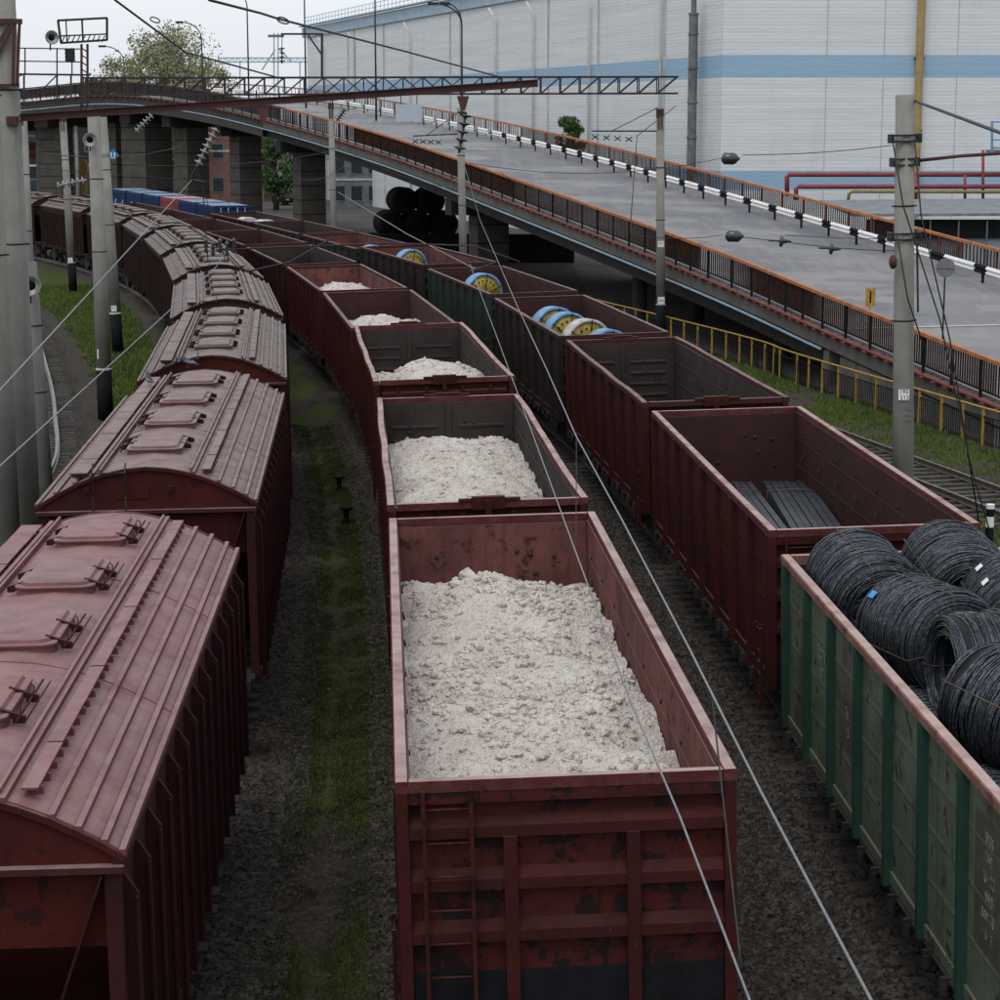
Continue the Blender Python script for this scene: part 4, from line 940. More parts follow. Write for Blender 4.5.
def insulator(mb, p, q, n, r=.13):
    p,q = Vector(p),Vector(q); ax = (q-p); L = ax.length; ax.normalize(); prof = [(.02,0)]
    for i in range(n):
        h0 = L*(i+.15)/n; st = L/n; prof += [(.03,h0),(r,h0+st*.12),(r*.95,h0+st*.22),(r*.45,h0+st*.38),(.03,h0+st*.45)]
    prof.append((.02,L)); mb.lathe(prof, p, ax, 16)
def ins_thing(p, q, n, r, label, mat='porcelain', grp='insulator strings'):
    mb = MB(); insulator(mb,(0,0,0),Vector(q)-Vector(p),n,r); o = mb.build('insulator_string', M[mat]); o.location = p; return tag(o, label, 'insulator', grp)
def wire(name, pts, r, mat, label, sag=0, grp='overhead wires', n=14):
    pts = [Vector(p) for p in pts]
    if len(pts) == 2: pts = [pts[0].lerp(pts[1],i/n)-Vector((0,0,sag*4*(i/n)*(1-i/n))) for i in range(n+1)]
    o = (MB().tube([p-pts[0] for p in pts], r, 6)).build(name, M[mat]); o.location = pts[0]; return tag(o, label, 'wire', grp)

# lattice gantry at y = 92
def lattice(name, p, q, hgt, dep, nb, mat, label, cat='gantry', x_braced=None):
    p,q = Vector(p),Vector(q); root = empty(name, p, (0,0,0), label, cat); d = q-p; L = d.length; ux = d.normalized(); uy = ux.cross(Vector((0,0,1))).normalized(); uz = Vector((0,0,1))
    for k,(a,b) in enumerate(((0,0),(1,0),(0,1),(1,1))):
        o = uy*(a*dep)+uz*(b*hgt); mb = MB(); mb.beam(o, o+d, .075, .075); mb.build('chord', mat, root)
    mb = MB()
    for i in range(nb):
        s0,s1 = ux*(L*i/nb), ux*(L*(i+1)/nb)
        for a in (0,1):
            o = uy*(a*dep); mb.beam(s0+o,s0+o+uz*hgt,.05,.05)
            mb.beam(s0+o,s1+o+uz*hgt,.055,.04)
            if x_braced and x_braced(i/nb): mb.beam(s1+o,s0+o+uz*hgt,.055,.04)
        mb.beam(s0,s1+uy*dep,.04,.04); mb.beam(s0+uz*hgt,s1+uy*dep+uz*hgt,.04,.04)
    mb.build('lacing', mat, root); return root
g0 = at(86, 95, 90.5); g1 = at(676, 93.5, 92)
lattice('lattice_gantry', g0, g1, .70, .6, 30, M['truss'], 'long dark lattice gantry spanning the tracks below the horizon', x_braced=lambda t: .38 < t < .62)
# walkway platform with railing at left end of the gantry
root = empty('gantry_platform', at(10,103,91), (0,0,0), 'railed steel walkway at the left end of the lattice gantry', 'platform')
def rel(u,v,d=91): return at(u,v,d)-root.location
mb = MB(); 
for a,b in (((10,103),(90,103)),((10,74),(90,75))): mb.beam(rel(*a),rel(*b),.08,.08); 
for u in (10,24,57,71,88): mb.beam(rel(u,74),rel(u,103),.07,.07)
for a,b in (((35,97),(56,76)),((57,103),(88,80)),((10,80),(24,74))): mb.beam(rel(*a),rel(*b),.05,.05)
mb.build('frame', M['truss'], root)
mb = MB()
for v in (48,61): mb.beam(rel(10,v),rel(80,v+1),.05,.05)
for u in (25,57,72): mb.beam(rel(u,48),rel(u,75),.05,.05)
mb.build('handrail', M['steel'], root)
# floodlight mast on the gantry
root = empty('floodlight_mast', at(85,82,91.5), (0,0,0), 'small lattice mast carrying an empty rectangular lamp frame', 'mast')
rel = lambda u,v,d=91.5: at(u,v,d)-root.location
mb = MB()
for u in (81.5,87.5): mb.beam(rel(u,118),rel(u,44),.09,.09)
for v in range(48,112,7): mb.beam(rel(81.5,v),rel(87.5,v+4),.05,.05)
mb.build('mast', M['truss_red'], root)
mb = MB(); fr = [(58,20.5),(107,18),(107,40),(61,43)]
for dd in (91.2,92.0):
    for a,b in zip(fr,fr[1:]+fr[:1]): mb.beam(rel(*a,dd),rel(*b,dd),.09,.09)
    mb.beam(rel(60,36,dd),rel(107,34,dd),.06,.06); mb.beam(rel(66,21,dd),rel(67,42,dd),.05,.05); mb.beam(rel(82,20,dd),rel(83,42,dd),.07,.07)
for a in fr+[(82,20)]: mb.beam(rel(*a,91.2),rel(*a,92.0),.06,.06)
for u in range(62,106,5): mb.beam(rel(u,42),rel(u+3,35.5),.04,.04)
mb.build('lamp_frame', M['steel'], root)
def horn(p, dirv, s, label):
    root = empty('horn_speaker', p, (0,0,0), label, 'loudspeaker', 'horn loudspeakers'); dv = Vector(dirv).normalized()
    mb = MB(); mb.lathe([(.05*s,-.25*s),(.09*s,-.2*s),(.09*s,-.05*s),(.05*s,-.02*s),(.07*s,.1*s),(.14*s,.2*s),(.25*s,.28*s),(.26*s,.29*s),(.24*s,.285*s),(.12*s,.2*s),(.03*s,.1*s)],(0,0,0),dv,18); mb.build('horn', M['porcelain_w'], root)
    mb = MB(); mb.lathe([(.14*s,.19*s),(.14*s,.2*s)],(0,0,0),dv,14); mb.build('driver', M['black'], root)
    mb = MB(); mb.beam((0,0,-.08*s),(0,0,-.45*s),.05*s,.05*s); mb.build('bracket', M['steel'], root)
horn(at(50,38,91), (.5,-1,.05), 1.15, 'pale horn loudspeaker on the gantry walkway handrail')
horn(at(90,139,67), (.15,-1,-.1), .85, 'round horn loudspeaker on the front twin pole')
horn(at(30,285,46.5), (.3,-1,0), .9, 'horn loudspeaker on the dark stub pole')
root = empty('junction_box', at(70,55,91), (0,0,0), 'ribbed dark box on the gantry walkway', 'box'); mb = MB(); mb.box(-.18,.18,-.15,.15,-.28,.28)
for i in range(4): mb.box(-.2,.2,-.17,.17,-.22+i*.14,-.2+i*.14)
mb.build('box', M['steel'], root)
# hanger frame above the gantry
root = empty('hanger_frame', at(320,77,92), (0,0,0), 'upright frame on the gantry with an arm carrying an insulator', 'frame'); rel = lambda u,v,d=92: at(u,v,d)-root.location
mb = MB(); mb.beam(rel(322,78),rel(322,33),.1,.1); mb.beam(rel(323,34),rel(281,34),.08,.08); mb.beam(rel(308,35),rel(322,55),.07,.07); mb.beam(rel(282,34),rel(282,48),.03,.03); mb.build('frame', M['truss'], root)
ins_thing(at(282,47,92), at(282,64,92), 4, .13, 'insulator hanging from the arm above the gantry')
# near sloping beam
root = empty('cross_beam', at(15,121,42), (0,0,0), 'red brown sloping steel beam reaching over the tracks from the near left pole', 'beam'); rel = lambda u,v,d=42: at(u,v,d)-root.location
mb = MB(); a,b = rel(14,121.5),rel(538,86.5); up = (b-a).cross(Vector((0,1,0))).normalized(); 
if up.z < 0: up = -up
mb.beam(a,b,.16,.016); mb.beam(a+up*.13,b+up*.13,.16,.016); mb.beam(a+up*.065,b+up*.065,.012,.12); mb.build('beam', M['truss_red'], root)
mb = MB(); mb.box(-.10,.1,-.3,.3,-.09,.09); mb.build('pole_bracket', M['truss_red'], root)
mb = MB()
for u,v in ((263,104),(463,92.5)): p = rel(u,v); mb.prism([(p.x-.12,p.z-.07),(p.x+.12,p.z-.07),(p.x+.04,p.z-.35),(p.x-.04,p.z-.35)],'y',p.y-.06,p.y+.06)
mb.build('hanger_bracket', M['truss_red'], root)
# bracket lattice of the near pole at the left edge
root = empty('bracket_truss', at(18,52,42), (0,0,0), 'rusty lattice bracket end at the top left edge', 'bracket'); rel = lambda u,v,d=42: at(u,v,d)-root.location
mb = MB()
for dd in (41.7,42.5):
    mb.beam(rel(-40,21,dd),rel(22,21.5,dd),.08,.1); mb.beam(rel(-40,85,dd),rel(19,85.5,dd),.06,.06)
    for u in (14.5,19.5): mb.beam(rel(u,22,dd),rel(u-1.5 if u<16 else u-2.5,85,dd),.05,.06)
    mb.beam(rel(14,24,dd),rel(-10,70,dd),.04,.05); mb.beam(rel(10,24,dd),rel(-14,62,dd),.04,.05)
mb.beam(rel(19,21,41.7),rel(19,21,42.5),.05,.05); mb.beam(rel(17,85,41.7),rel(17,85,42.5),.05,.05)
mb.build('lattice', M['truss_red'], root)
# insulators
ins_thing(at(458,112,42), at(467,113,42)+Vector((.0,0,0)), 1, .05, 'small link at the head of the middle stack', 'porcelain')
ins_thing(at(466,113,42), at(459,153,42), 5, .13, 'stack of dark discs hanging before the far pole', 'porcelain')
ins_thing(at(345,109,64), at(337,121,64), 5, .14, 'dark disc insulator beside the red capped pole')
ins_thing(at(216,128,42), at(197,166,42), 7, .095, 'pale disc insulator string slanting below the cross beam', 'porcelain_w')
ins_thing(at(152,115,66), at(135,132,66), 6, .11, 'grey insulator string left of the overpass block pier', 'porcelain_w')
ins_thing(at(57,186,58), at(86,180,58), 6, .11, 'horizontal insulator across the slim pole', 'porcelain_w')
for (u,v,lab) in ((730,158.5,'upper'),(734,236,'lower')):
    mb = MB(); mb.lathe([(.03,-.22),(.1,-.2),(.165,-.14),(.165,.1),(.12,.16),(.07,.2),(.04,.24)],(0,0,0),(1,0,-.02),20); o = mb.build('bell_insulator', M['green_bell'] if 'green_bell' in M else M['porcelain']); o.location = at(u,v,42); o.scale=(.8,.72,.72)
    tag(o, 'fat dark green bell insulator, the %s one on the wires right of the gantry' % lab, 'insulator', 'bell insulators')
for (u,v,lab) in ((781,241,'left'),(831,248.5,'right')):
    mb = MB(); mb.lathe([(.02,-.25),(.02,-.03),(.11,-.02),(.12,.02),(.05,.05),(.02,.2)],(0,0,0),(1,0,-.05),16); o = mb.build('disc_insulator', M['porcelain']); o.location = at(u,v,42); tag(o, 'small %s disc insulator strung over the road beside the pole' % lab, 'insulator', 'small disc insulators')
# pulley on pole
mb = MB(); mb.lathe([(.14,-.02),(.14,.02)],(0,0,0),(1,.3,0),14); o = mb.build('tension_pulley', M['truss_red']); o.location = at(893,262,42.7); tag(o,'rusty pulley wheel on the left face of the right pole','pulley')

W = wire
# messenger + contact wire of the middle track
mess = [(463,160,42),(480,220,40.5),(519,310,24.5),(547,370,18.9),(576,436,15.3),(622,520,11.8),(690,650,8.8),(760,790,6.95),(871,1000,5.2),(980,1230,4.1)]
W('messenger_wire', [at(*p) for p in mess], .005, 'wire', 'bright cable over the middle train, the right one of two')
cont = [(470,264,42),(478.5,287.5,38),(498,340,31),(519,397,24.5),(564,520,16),(630,700,11.0),(680,817,9.0),(749.5,1000,7.05),(800,1150,6.0)]
W('contact_wire', [at(*p) for p in cont], .0055, 'wire', 'bright cable over the middle train, the left one of two')
W('feeder_wire', [at(338,192,110),at(407,234,80),at(477,270,60)], .018, 'wire', 'pale wire slanting from the red capped pole over the far gondolas', n=8)
W('messenger_wire', [at(-60,455,16),at(0,390,18.6),at(100,281,28),at(192,180,42)], .0085, 'wire', 'upper bright cable crossing the left poles')
W('contact_wire', [at(-60,520,16),at(0,466,18),at(87,386,24),at(170,310,35),at(216,267,42),at(226,252,44)], .008, 'wire', 'lower bright cable crossing the left poles')
for a,b,lab in (((73,317,24.5),(87,386,24),'dropper wire between the two left cables'),((576.5,433,15.8),(576,548,14.8),'dropper wire between the two middle cables'),((712,697,8.1),(741,965,7.3),'dropper wire right of the nearest rock wagon')):
    pa,pb = at(*a),at(*b); W('dropper', [pa,pb], .004, 'wire_dark', lab)
W('insulator_link', [at(197,166,42),at(190,179,42)], .02, 'steel', 'short link under the pale insulator string')
W('stay_wire', [at(115,0,60),at(185,52,75),at(283,79,91)], .035, 'wire_dark', 'black wire from the top edge to the gantry, left one', n=12)
W('stay_wire', [at(209,0,48),at(260,13,54),at(279,19,56),at(400,50,72),at(500,77,91)], .032, 'wire_dark', 'black wire from the top edge to the gantry, right one')
for (u,v,d,l) in ((155,20,66,'left'),(283,20.5,56,'right')):
    mb = MB(); mb.tube([(.16*math.cos(t),0,.07*math.sin(t)) for t in np.linspace(0,6.28,13)],.02,6); o = mb.build('wire_ring',M['wire_dark']); o.location = at(u,v,d); o.rotation_euler=(0,.35,0); tag(o,'ring link in the %s black wire against the sky'%l,'ring','wire rings')
W('cross_span', [at(742,155,42),at(894,145,43)], .008, 'wire_dark', 'thin wire from the upper bell insulator to the right pole', sag=.05)
W('cross_span', [at(742,237,42),at(777,241,42)], .008, 'wire_dark', 'thin wire between lower bell insulator and left disc')
W('cross_span', [at(785,242,42),at(896,251,43)], .008, 'wire_dark', 'thin wire above the road, lower, to the right pole', sag=.03)
W('cross_span', [at(785,235,42),at(896,239,43)], .007, 'wire_dark', 'thin wire above the road, upper, to the right pole', sag=.02)
W('cross_span', [at(470,163,42),at(722,158,42)], .006, 'wire_dark', 'thin span wire crossing in front of the road', sag=.25)
W('cross_span', [at(500,172,42),at(722,235,42)], .006, 'wire_dark', 'thin slanting span wire over the road', sag=.5)
W('cross_span', [at(216,250,42),at(387,243,42),at(475,246,42),at(520,262,42)], .016, 'truss', 'dark rod spanning above the middle and left trains')
W('steady_arm', [at(246,272,42),at(290,262,42),at(332,238,42)], .02, 'truss', 'dark steady arm above the hopper roofs')
W('steady_arm', [at(469,272,42),at(497,262,42)], .018, 'truss', 'short dark steady arm above the right train')
W('stay_wire', [at(915,101,43),at(1020,140,30)], .03, 'wire_dark', 'thick black cable leaving the right pole to the right edge')
W('stay_wire', [at(914,161,43),at(960,156,43),at(1020,152,43)], .035, 'truss_red', 'rusty rod leaving the right pole to the right edge')
for pts,l in (([(893,142,42.6),(903,205,42.6),(940,320,42.5),(972,470,42.5),(998,560,42.5)],'left'),([(915,142,42.6),(921,215,42.6),(950,340,42.5),(985,560,42.5)],'right'),([(897,235,42.6),(908,300,42.6),(925,350,42.6)],'short')):
    W('guy_cable', [at(*p) for p in pts], .016, 'wire_dark', '%s hanging black cable beside the right pole' % l)
W('guy_cable', [at(917,240,42.6),at(918,312,42.6)], .022, 'wire_dark', 'vertical dark rod right of the thick right pole')
W('feeder_wire', [at(630,232,80),at(637,136,86),at(676,106,91)], .02, 'wire_dark', 'thin wire sloping down from the gantry end')
for k,(a,b,l) in enumerate((((592,131,92),(658,131,92),'right'),((413,136,100),(458,134,101),'left'))):
    root = empty('insulator_bracket', at(*a), (0,0,0), 'horizontal bracket with small cross shaped insulators, %s one' % l, 'bracket', 'insulator brackets'); q = at(*b)-root.location
    mb = MB(); mb.tube([(0,0,0),q],.03,6); mb.tube([Vector(q)*.3,Vector(q)+Vector((0,0,1.0))],.018,6); mb.build('arm', M['steel'], root)
    for i in range(4):
        p = Vector(q)*(.05+.17*i)+Vector((0,0,-.26-.03*i)); mb = MB(); mb.beam(p+Vector((-.14,0,-.1)),p+Vector((.14,0,.1)),.05,.05); mb.beam(p+Vector((-.14,0,.1)),p+Vector((.14,0,-.1)),.05,.05); mb.build('insulator', M['porcelain'], root)
# assorted far catenary wires under the bridge (thin)
for i,(a,b) in enumerate((((130,165,75),(335,150,120)),((30,152,60),(180,146,100)),((300,180,100),(345,165,118)),((22,166,84),(330,178,110)),((345,150,118),(460,190,104)))):
    W('feeder_wire', [at(*a),at(*b)], .012, 'wire_dark', ['thin wire before the pier blocks','thin wire crossing the slim left pole high up','short thin wire left of the red capped pole','long thin wire low before the bridge piers','thin wire between the two far poles'][i], sag=.3)
# hanging insulator cluster above the left hopper roofs
root = empty('hanging_fitting', at(204,172,42), (0,0,0), 'tangled fitting hanging under the pale insulator string over the hoppers', 'fitting'); rel = lambda u,v,d=42: at(u,v,d)-root.location
mb = MB(); mb.tube([rel(197,166),rel(199,176),rel(203,190),rel(206,235),rel(208,262)],.012,5); mb.tube([rel(192,180),rel(206,183)],.03,6); mb.tube([rel(201,182),rel(226,262)],.008,5)
mb.build('rods', M['steel'], root)
mb = MB()
for k in range(5): p = rel(206+k*7,245+3*(k%2)); mb.lathe([(.02,-.16),(.05,-.12),(.02,-.06),(.05,-.02),(.02,.04),(.05,.08),(.015,.14)],p,(0,0,1),8)
mb.build('small_insulators', M['porcelain'], root)

# ------------------------------------------------------------------ overpass
NE = poly_line([(24.5,34,.45),(21.3,44,.75),(18.3,54,1.2),(15.3,64,1.98),(12.0,77,3.0),(8.6,90,4.08),(.7,115.5,6.25),(-7.9,143,8.45),(-18.0,170,10.55),(-27.3,187,12.2),(-36.3,196.5,12.97),(-46.4,201,12.3),(-64,204,11.2),(-90,206,10)])
BWd = 12.5
def nb(t, u, dz):
    x,y,h,z = NE.at(t)[:4]; return (x+math.cos(h)*u, y+math.sin(h)*u, z+dz)
tt = list(np.arange(0, NE.len-.1, 1.5))
def sweep(name, prof, mat, parent, t0=0, t1=None, closed=True, ts=None, smooth=False):
    ts = ts or [t for t in tt if t >= t0 and (t1 is None or t <= t1)]; n = len(prof); vs = [nb(t,u,z) for t in ts for u,z in prof]; k = len(ts)
    fs = [(i*n+j,i*n+(j+1)%n,(i+1)*n+(j+1)%n,(i+1)*n+j) for i in range(k-1) for j in range(n if closed else n-1)]
    if closed: fs += [tuple(range(n))[::-1],tuple((k-1)*n+j for j in range(n))]
    mb = MB(); mb.add(vs,fs,0,smooth); return mb.build(name,mat,parent)
def T_of(y):
    a,b = 0,NE.len
    for _ in range(40):
        m = (a+b)/2
        if NE.at(m)[1] < y: a = m
        else: b = m
    return a
tAb = T_of(75.5)
M['conc_dk'] = concrete('dark_concrete', (.060,.056,.055))  # darker concrete for the facing over the far deck edge
ov = empty('overpass', (0,0,0), (0,0,0), 'concrete road overpass climbing from the right and crossing the tracks', 'overpass')
sweep('edge_beam', [(-.09,-1.36),(-.09,-2.7),(-.055,-2.7),(-.055,-1.36)], M['conc_dk'], ov, T_of(172))
sweep('deck_slab', [(-.05,-1.35),(-.05,-1.95),(.25,-2.05),(BWd-.25,-2.05),(BWd+.05,-1.95),(BWd+.05,-1.30),(.0,-1.30)], M['conc_b'], ov)
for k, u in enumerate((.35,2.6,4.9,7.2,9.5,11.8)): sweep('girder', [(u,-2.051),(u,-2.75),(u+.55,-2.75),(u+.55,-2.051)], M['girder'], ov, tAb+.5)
sweep('edge_pipe', [(-.14,-2.0),(-.07,-2.0),(-.07,-2.07),(-.14,-2.07)], M['fascia'], ov, tAb+.5)
# retaining wall right of the abutment; far side runs on, added to darken below
def wallz(t): return nb(t,0,-2.051)
mb = MB(); ts = [t for t in tt if t <= tAb+1.5]
for u0,u1 in ((.02,.45),(BWd-.45,BWd-.02)):
    vs = []
    for t in (ts if u0 < 1 else [q for q in tt if q <= T_of(128)]):  # far wall continues past the abutment to shut light out below the deck
        for u in (u0,u1):
            p = nb(t,u,-2.052); vs += [p,(p[0],p[1],-.6)]
    mb.add(vs,[(i*4+a,i*4+b,(i+1)*4+b,(i+1)*4+a) for i in range(len(vs)//4-1) for a,b in ((0,1),(1,3),(3,2),(2,0))])
p = [nb(tAb+1.5,0.05,0),nb(tAb+1.5,BWd-.05,0)]; mb.beam((p[0][0],p[0][1],.0),(p[1][0],p[1][1],.0),.5,2.9 if p[0][2]-2.1 > 1.4 else 2*(p[0][2]-2.06))
mb.build('retaining_and_shade_wall', M['conc_b'], ov)
mb = MB()
for t in np.arange(tAb-30,tAb,1.25):
    p = nb(t,0.0,-2.06); mb.box(p[0]-.03,p[0]+.03,p[1]-.05,p[1]+.05,-.5,p[2])
mb.build('wall_rib', M['conc_b'], ov)
def T_px(u, off, lo=60):
    best = (1e9,0)
    for t in np.arange(T_of(lo), NE.len-1, .5):
        p = nb(t,off,0); e = abs(500+F*p[0]/p[1]-u)
        if e < best[0]: best = (e,t)
    return best[1]
for (u, sz) in ((488,2.0),(312,2.1),(249,2.1),(196,2.3),(153,3.3),(120,2.2),(62,2.4),(12,2.4)):
    t = T_px(u, 3.0); z = NE.at(t)[3]; h = NE.at(t)[2]
    for off in (3.0,):
        c = nb(t,off,0); root = empty('pier', (c[0],c[1],-.4), (0,0,h)); root.parent = ov; Hh = z-2.75+.4
        mb = MB(); mb.box(-sz/2,sz/2,-sz/2,sz/2,0,Hh-1.0)
        mb.build('pier_wall', M['pier'], root)
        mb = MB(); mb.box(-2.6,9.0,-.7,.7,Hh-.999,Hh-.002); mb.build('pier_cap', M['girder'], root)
for y in (84,100):
    t = T_of(y); z = NE.at(t)[3]
    for u in (1.2,4.2,8,11):
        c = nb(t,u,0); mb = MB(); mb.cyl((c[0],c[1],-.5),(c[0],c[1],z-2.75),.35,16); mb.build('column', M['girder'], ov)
# road on the bridge
sweep('road', [(.12,-1.20),(BWd-.12,-1.20),(BWd-.12,-1.299),(.12,-1.299)], M['asphalt'], None)['kind'] = 'structure'
mb = MB()   # stop line across the road at the foot
for ty,u0,u1 in ((76.5,.6,8.6),(144,5.6,10.5)):
    mb = MB(); pA,pB = Vector(nb(T_of(ty),u0,-1.194)),Vector(nb(T_of(ty),u1,-1.194)); mb.beam(pA,pB,.4,.006); mb.build('road_marking', M['dirtywhite'])['kind'] = 'structure'
# near railing
M['rustblack'] = simple('rusty_black', (.020,.014,.013), .85, 0, .5, 3, spec=.1, col2=(.05,.022,.014)); M['rust_rail'] = simple('rusty_rail', (.09,.05,.04), .8); M['pale_rail'] = simple('pale_orange_rail', (.30,.17,.11), .8); M['darkpanel'] = simple('dark_panel', (.030,.026,.028), .9, 0, .4, 2)  # darkpanel is an even dark tone for the solid far stretch
def railing(u, label, post_every, pickets=True, brackets=True):
    root = empty('bridge_railing', (0,0,0), (0,0,0), label, 'railing')
    tk = T_of(168); sweep('top_rail', [(u-.06,-.10),(u+.07,-.10),(u+.07,.02),(u-.06,.02)], M['orange'], root, 0, tk)
    sweep('top_rail', [(u-.06,-.10),(u+.07,-.10),(u+.07,.02),(u-.06,.02)], M['rust_rail'] if brackets else M['pale_rail'], root, tk-1.4)
    if brackets: sweep('solid_panel', [(u-.01,-1.0),(u+.01,-1.0),(u+.01,-.12),(u-.01,-.12)], M['darkpanel'], root, tk)
    sweep('bottom_rail', [(u-.03,-1.08),(u+.03,-1.08),(u+.03,-1.03),(u-.03,-1.03)], M['black'], root)
    ps = np.arange(1,NE.len-2,post_every)
    for i,t in enumerate(ps[:98]):
        p = nb(t,u,0); mb = MB(); mb.box(-.045,.045,-.045,.045,-1.29,-.11); o = mb.build('post', M['black'] if brackets else M['kerb_red'], root, p)
    mb = MB()
    for t in np.arange(.5,NE.len*.93,.17 if brackets else .22):
        if t > T_of(150) and (int(t*4)%2): continue
        p = nb(t,u,0); mb.box(p[0]-.026,p[0]+.026,p[1]-.026,p[1]+.026,p[2]-1.05,p[2]-.10)
    mb.build('pickets', M['rustblack'], root)
    if brackets:
        mb = MB()
        for t in np.arange(.4,NE.len*.93,.9): a = nb(t,-.28,-1.42); b = nb(t,.1,-1.32); mb.beam(a,b,.22,.10)
        mb.build('kerb_brackets', M['kerb_red'], root)
        sweep('kerb_strip', [(-.22,-1.30),(.02,-1.30),(.02,-1.345),(-.22,-1.345)], M['kerb_red'], root)
    return root
railing(-.02, 'orange topped black picket railing along the near edge of the overpass', 2.1)
railing(BWd, 'orange topped railing along the far edge of the overpass', 2.4, brackets=False)
root = empty('crash_barrier', (0,0,0), (0,0,0), 'white and black painted crash barrier inside the far railing', 'barrier')
pr = [(10.95,-.80),(10.88,-.72),(10.97,-.63),(10.88,-.54),(10.95,-.44),(11.0,-.44),(11.0,-.80)]
tc = 2.0; k = 0; mbw = []
blk = MB()
while tc < NE.len-10:
    ts = [tc,tc+1,tc+2.05]; sweep('white_beam', pr, M['white'], root, ts=ts) if k < 58 else None
    if k < 58: sweep('black_beam', pr, M['black'], root, ts=[tc+2.06,tc+2.95]) if k < 40 else None
    if k < 60: p = nb(tc+2.5,11.06,0); MB().box(-.05,.05,-.05,.05,-1.2,-.5).build('barrier_post', M['black'], root, p)
    tc += 2.97; k += 1
# street lamps on the overpass
for (u, d, hh, dbl) in ((125,212,8,0),(203,205,10,0),(249,196,12.5,0),(306,186,12.5,0),(376,174,12.2,0),(462,155,9,1)):
    t = T_of(d-10); p = at(u,100,d); zb = 8.8
    root = empty('street_lamp', (p.x,p.y,zb), (0,0,0), {125:'leftmost short street lamp behind the pale tree',203:'street lamp against the right side of the pale tree crown',249:'street lamp between the tree and the insulator frame',306:'street lamp just left of the big warehouse',376:'street lamp before the far end of the warehouse wall',462:'double armed street lamp over the gantry'}[u], 'street lamp', 'street lamps on the overpass')
    mb = MB(); mb.tube([(0,0,0),(0,0,hh-1.6)],[.09,.06],8); mb.build('pole', M['steel'], root)
    for s in ((-1,) if not dbl else (-1,-.55)):
        mb = MB(); mb.tube([(s*(1-math.cos(a))*2.0,0,hh-1.6+1.5*math.sin(a)) for a in np.linspace(0,PI/2,7)],.05,6); mb.build('arm', M['steel'], root)
        mb = MB(); mb.box(s*2.0-.45,s*2.0+.25,-.14,.14,hh-.22,hh-.02); mb.build('lamp_head', M['steel'], root)
# small signs on the road
root = empty('number_sign', nb(T_of(74.2),.45,-1.2), (0,0,0), 'small yellow tag sign with a black 1 beside the near railing', 'sign')
mb = MB(); mb.cyl((0,0,0),(0,0,1.25),.025,8); mb.build('post', M['yellow'], root); mb = MB(); mb.box(-.17,.17,-.04,-.02,1.2,1.85); mb.build('panel', M['yellow'], root); text('1', .6, M['black'], 'number', root, (0,-.045,1.52), (PI/2,0,0))
root = empty('round_sign', nb(T_of(70.2),1.3,-1.2), (0,0,0), 'grey back of a round road sign on a thin post', 'sign')
mb = MB(); mb.cyl((0,0,0),(0,0,3.5),.03,8); mb.build('post', M['steel'], root); mb = MB(); mb.lathe([(.32,-.0),(.32,.02)],(0,-.05,3.15),(0,-1,0),24,0,False); mb.beam((-.3,-.08,3.15),(.3,-.08,3.15),.03,.04); mb.build('disc', M['signgrey'] if 'signgrey' in M else M['greywall'], root)
M['panel'] = simple('sky_tinted_panel', (.50,.57,.66), .6, 0, .05, 1)  # white panel tinted blue, sky reflection put into its colour
root = empty('sign_panel', at(409,113,93), (0,0,0), 'blank pale rectangular panel hanging below the gantry', 'sign'); mb = MB(); mb.box(-.56,.56,-.03,.03,-.38,.38); mb.build('panel', M['panel'] if 'panel' in M else M['dirtywhite'], root)
mb = MB(); mb.beam((-.35,0,.38),(-.35,0,.9),.04,.04); mb.beam((.35,0,.38),(.35,0,.9),.04,.04); mb.build('hangers', M['steel'], root)
root = empty('diamond_sign', at(113,155,86), (0,0,0), 'blue diamond sign with a white bracket shaped mark beside the twin poles', 'sign')
mb = MB(); mb.prism([(0,-.24),(.24,0),(0,.24),(-.24,0)],'y',-.02,.02); mb.build('panel', M['signblue'], root)
mb = MB(); mb.box(-.10,-.045,-.03,-.021,-.07,.10); mb.box(.045,.10,-.03,-.021,-.07,.10); mb.box(-.10,.10,-.03,-.021,-.12,-.071); mb.build('mark', M['white'], root)
mb = MB(); mb.beam((-.5,.03,0),(.0,.03,0),.03,.03); mb.build('arm', M['steel'], root)

# ------------------------------------------------------------------ yellow fence and small items at right
FN = poly_line([(18.4,48),(16.6,54.5),(14.7,61.6),(11.05,77),(10.2,82),(7.4,92),(4.4,102),(1.4,112)])
root = empty('yellow_fence', (0,0,0), (0,0,0), 'low yellow fence with black pickets along the foot of the overpass', 'fence')
mb = MB(); ts = np.arange(0,FN.len-.1,1.5); mb.tube([(*FN.at(t)[:2],.78) for t in ts],.034,8); mb.build('top_rail', M['yellow'], root)
for t in ts: mb = MB(); mb.box(-.038,.038,-.038,.038,-.4,.75); mb.build('post', M['yellow'], root, (*FN.at(t)[:2],0))
mb = MB()
for t in np.arange(.1,FN.len-1,.125): x,y = FN.at(t)[:2]; mb.box(x-.012,x+.012,y-.012,y+.012,-.32,.52)
mb.tube([(*FN.at(t)[:2],.52) for t in ts],.02,5); mb.build('pickets', M['black'], root)
root = empty('marker_stake', at(990,516,47.5), (0,0,0), 'short black and white banded stake in the grass at right', 'stake'); root.location.z = -.35
mb = MB(); mb.cyl((0,0,0),(0,0,.35),.10,12); mb.cyl((0,0,.6),(0,0,.78),.10,12); mb.build('black_bands', M['black'], root); mb = MB(); mb.cyl((0,0,.351),(0,0,.599),.099,12); mb.cyl((0,0,.781),(0,0,.88),.10,12); mb.build('white_bands', M['white'], root)
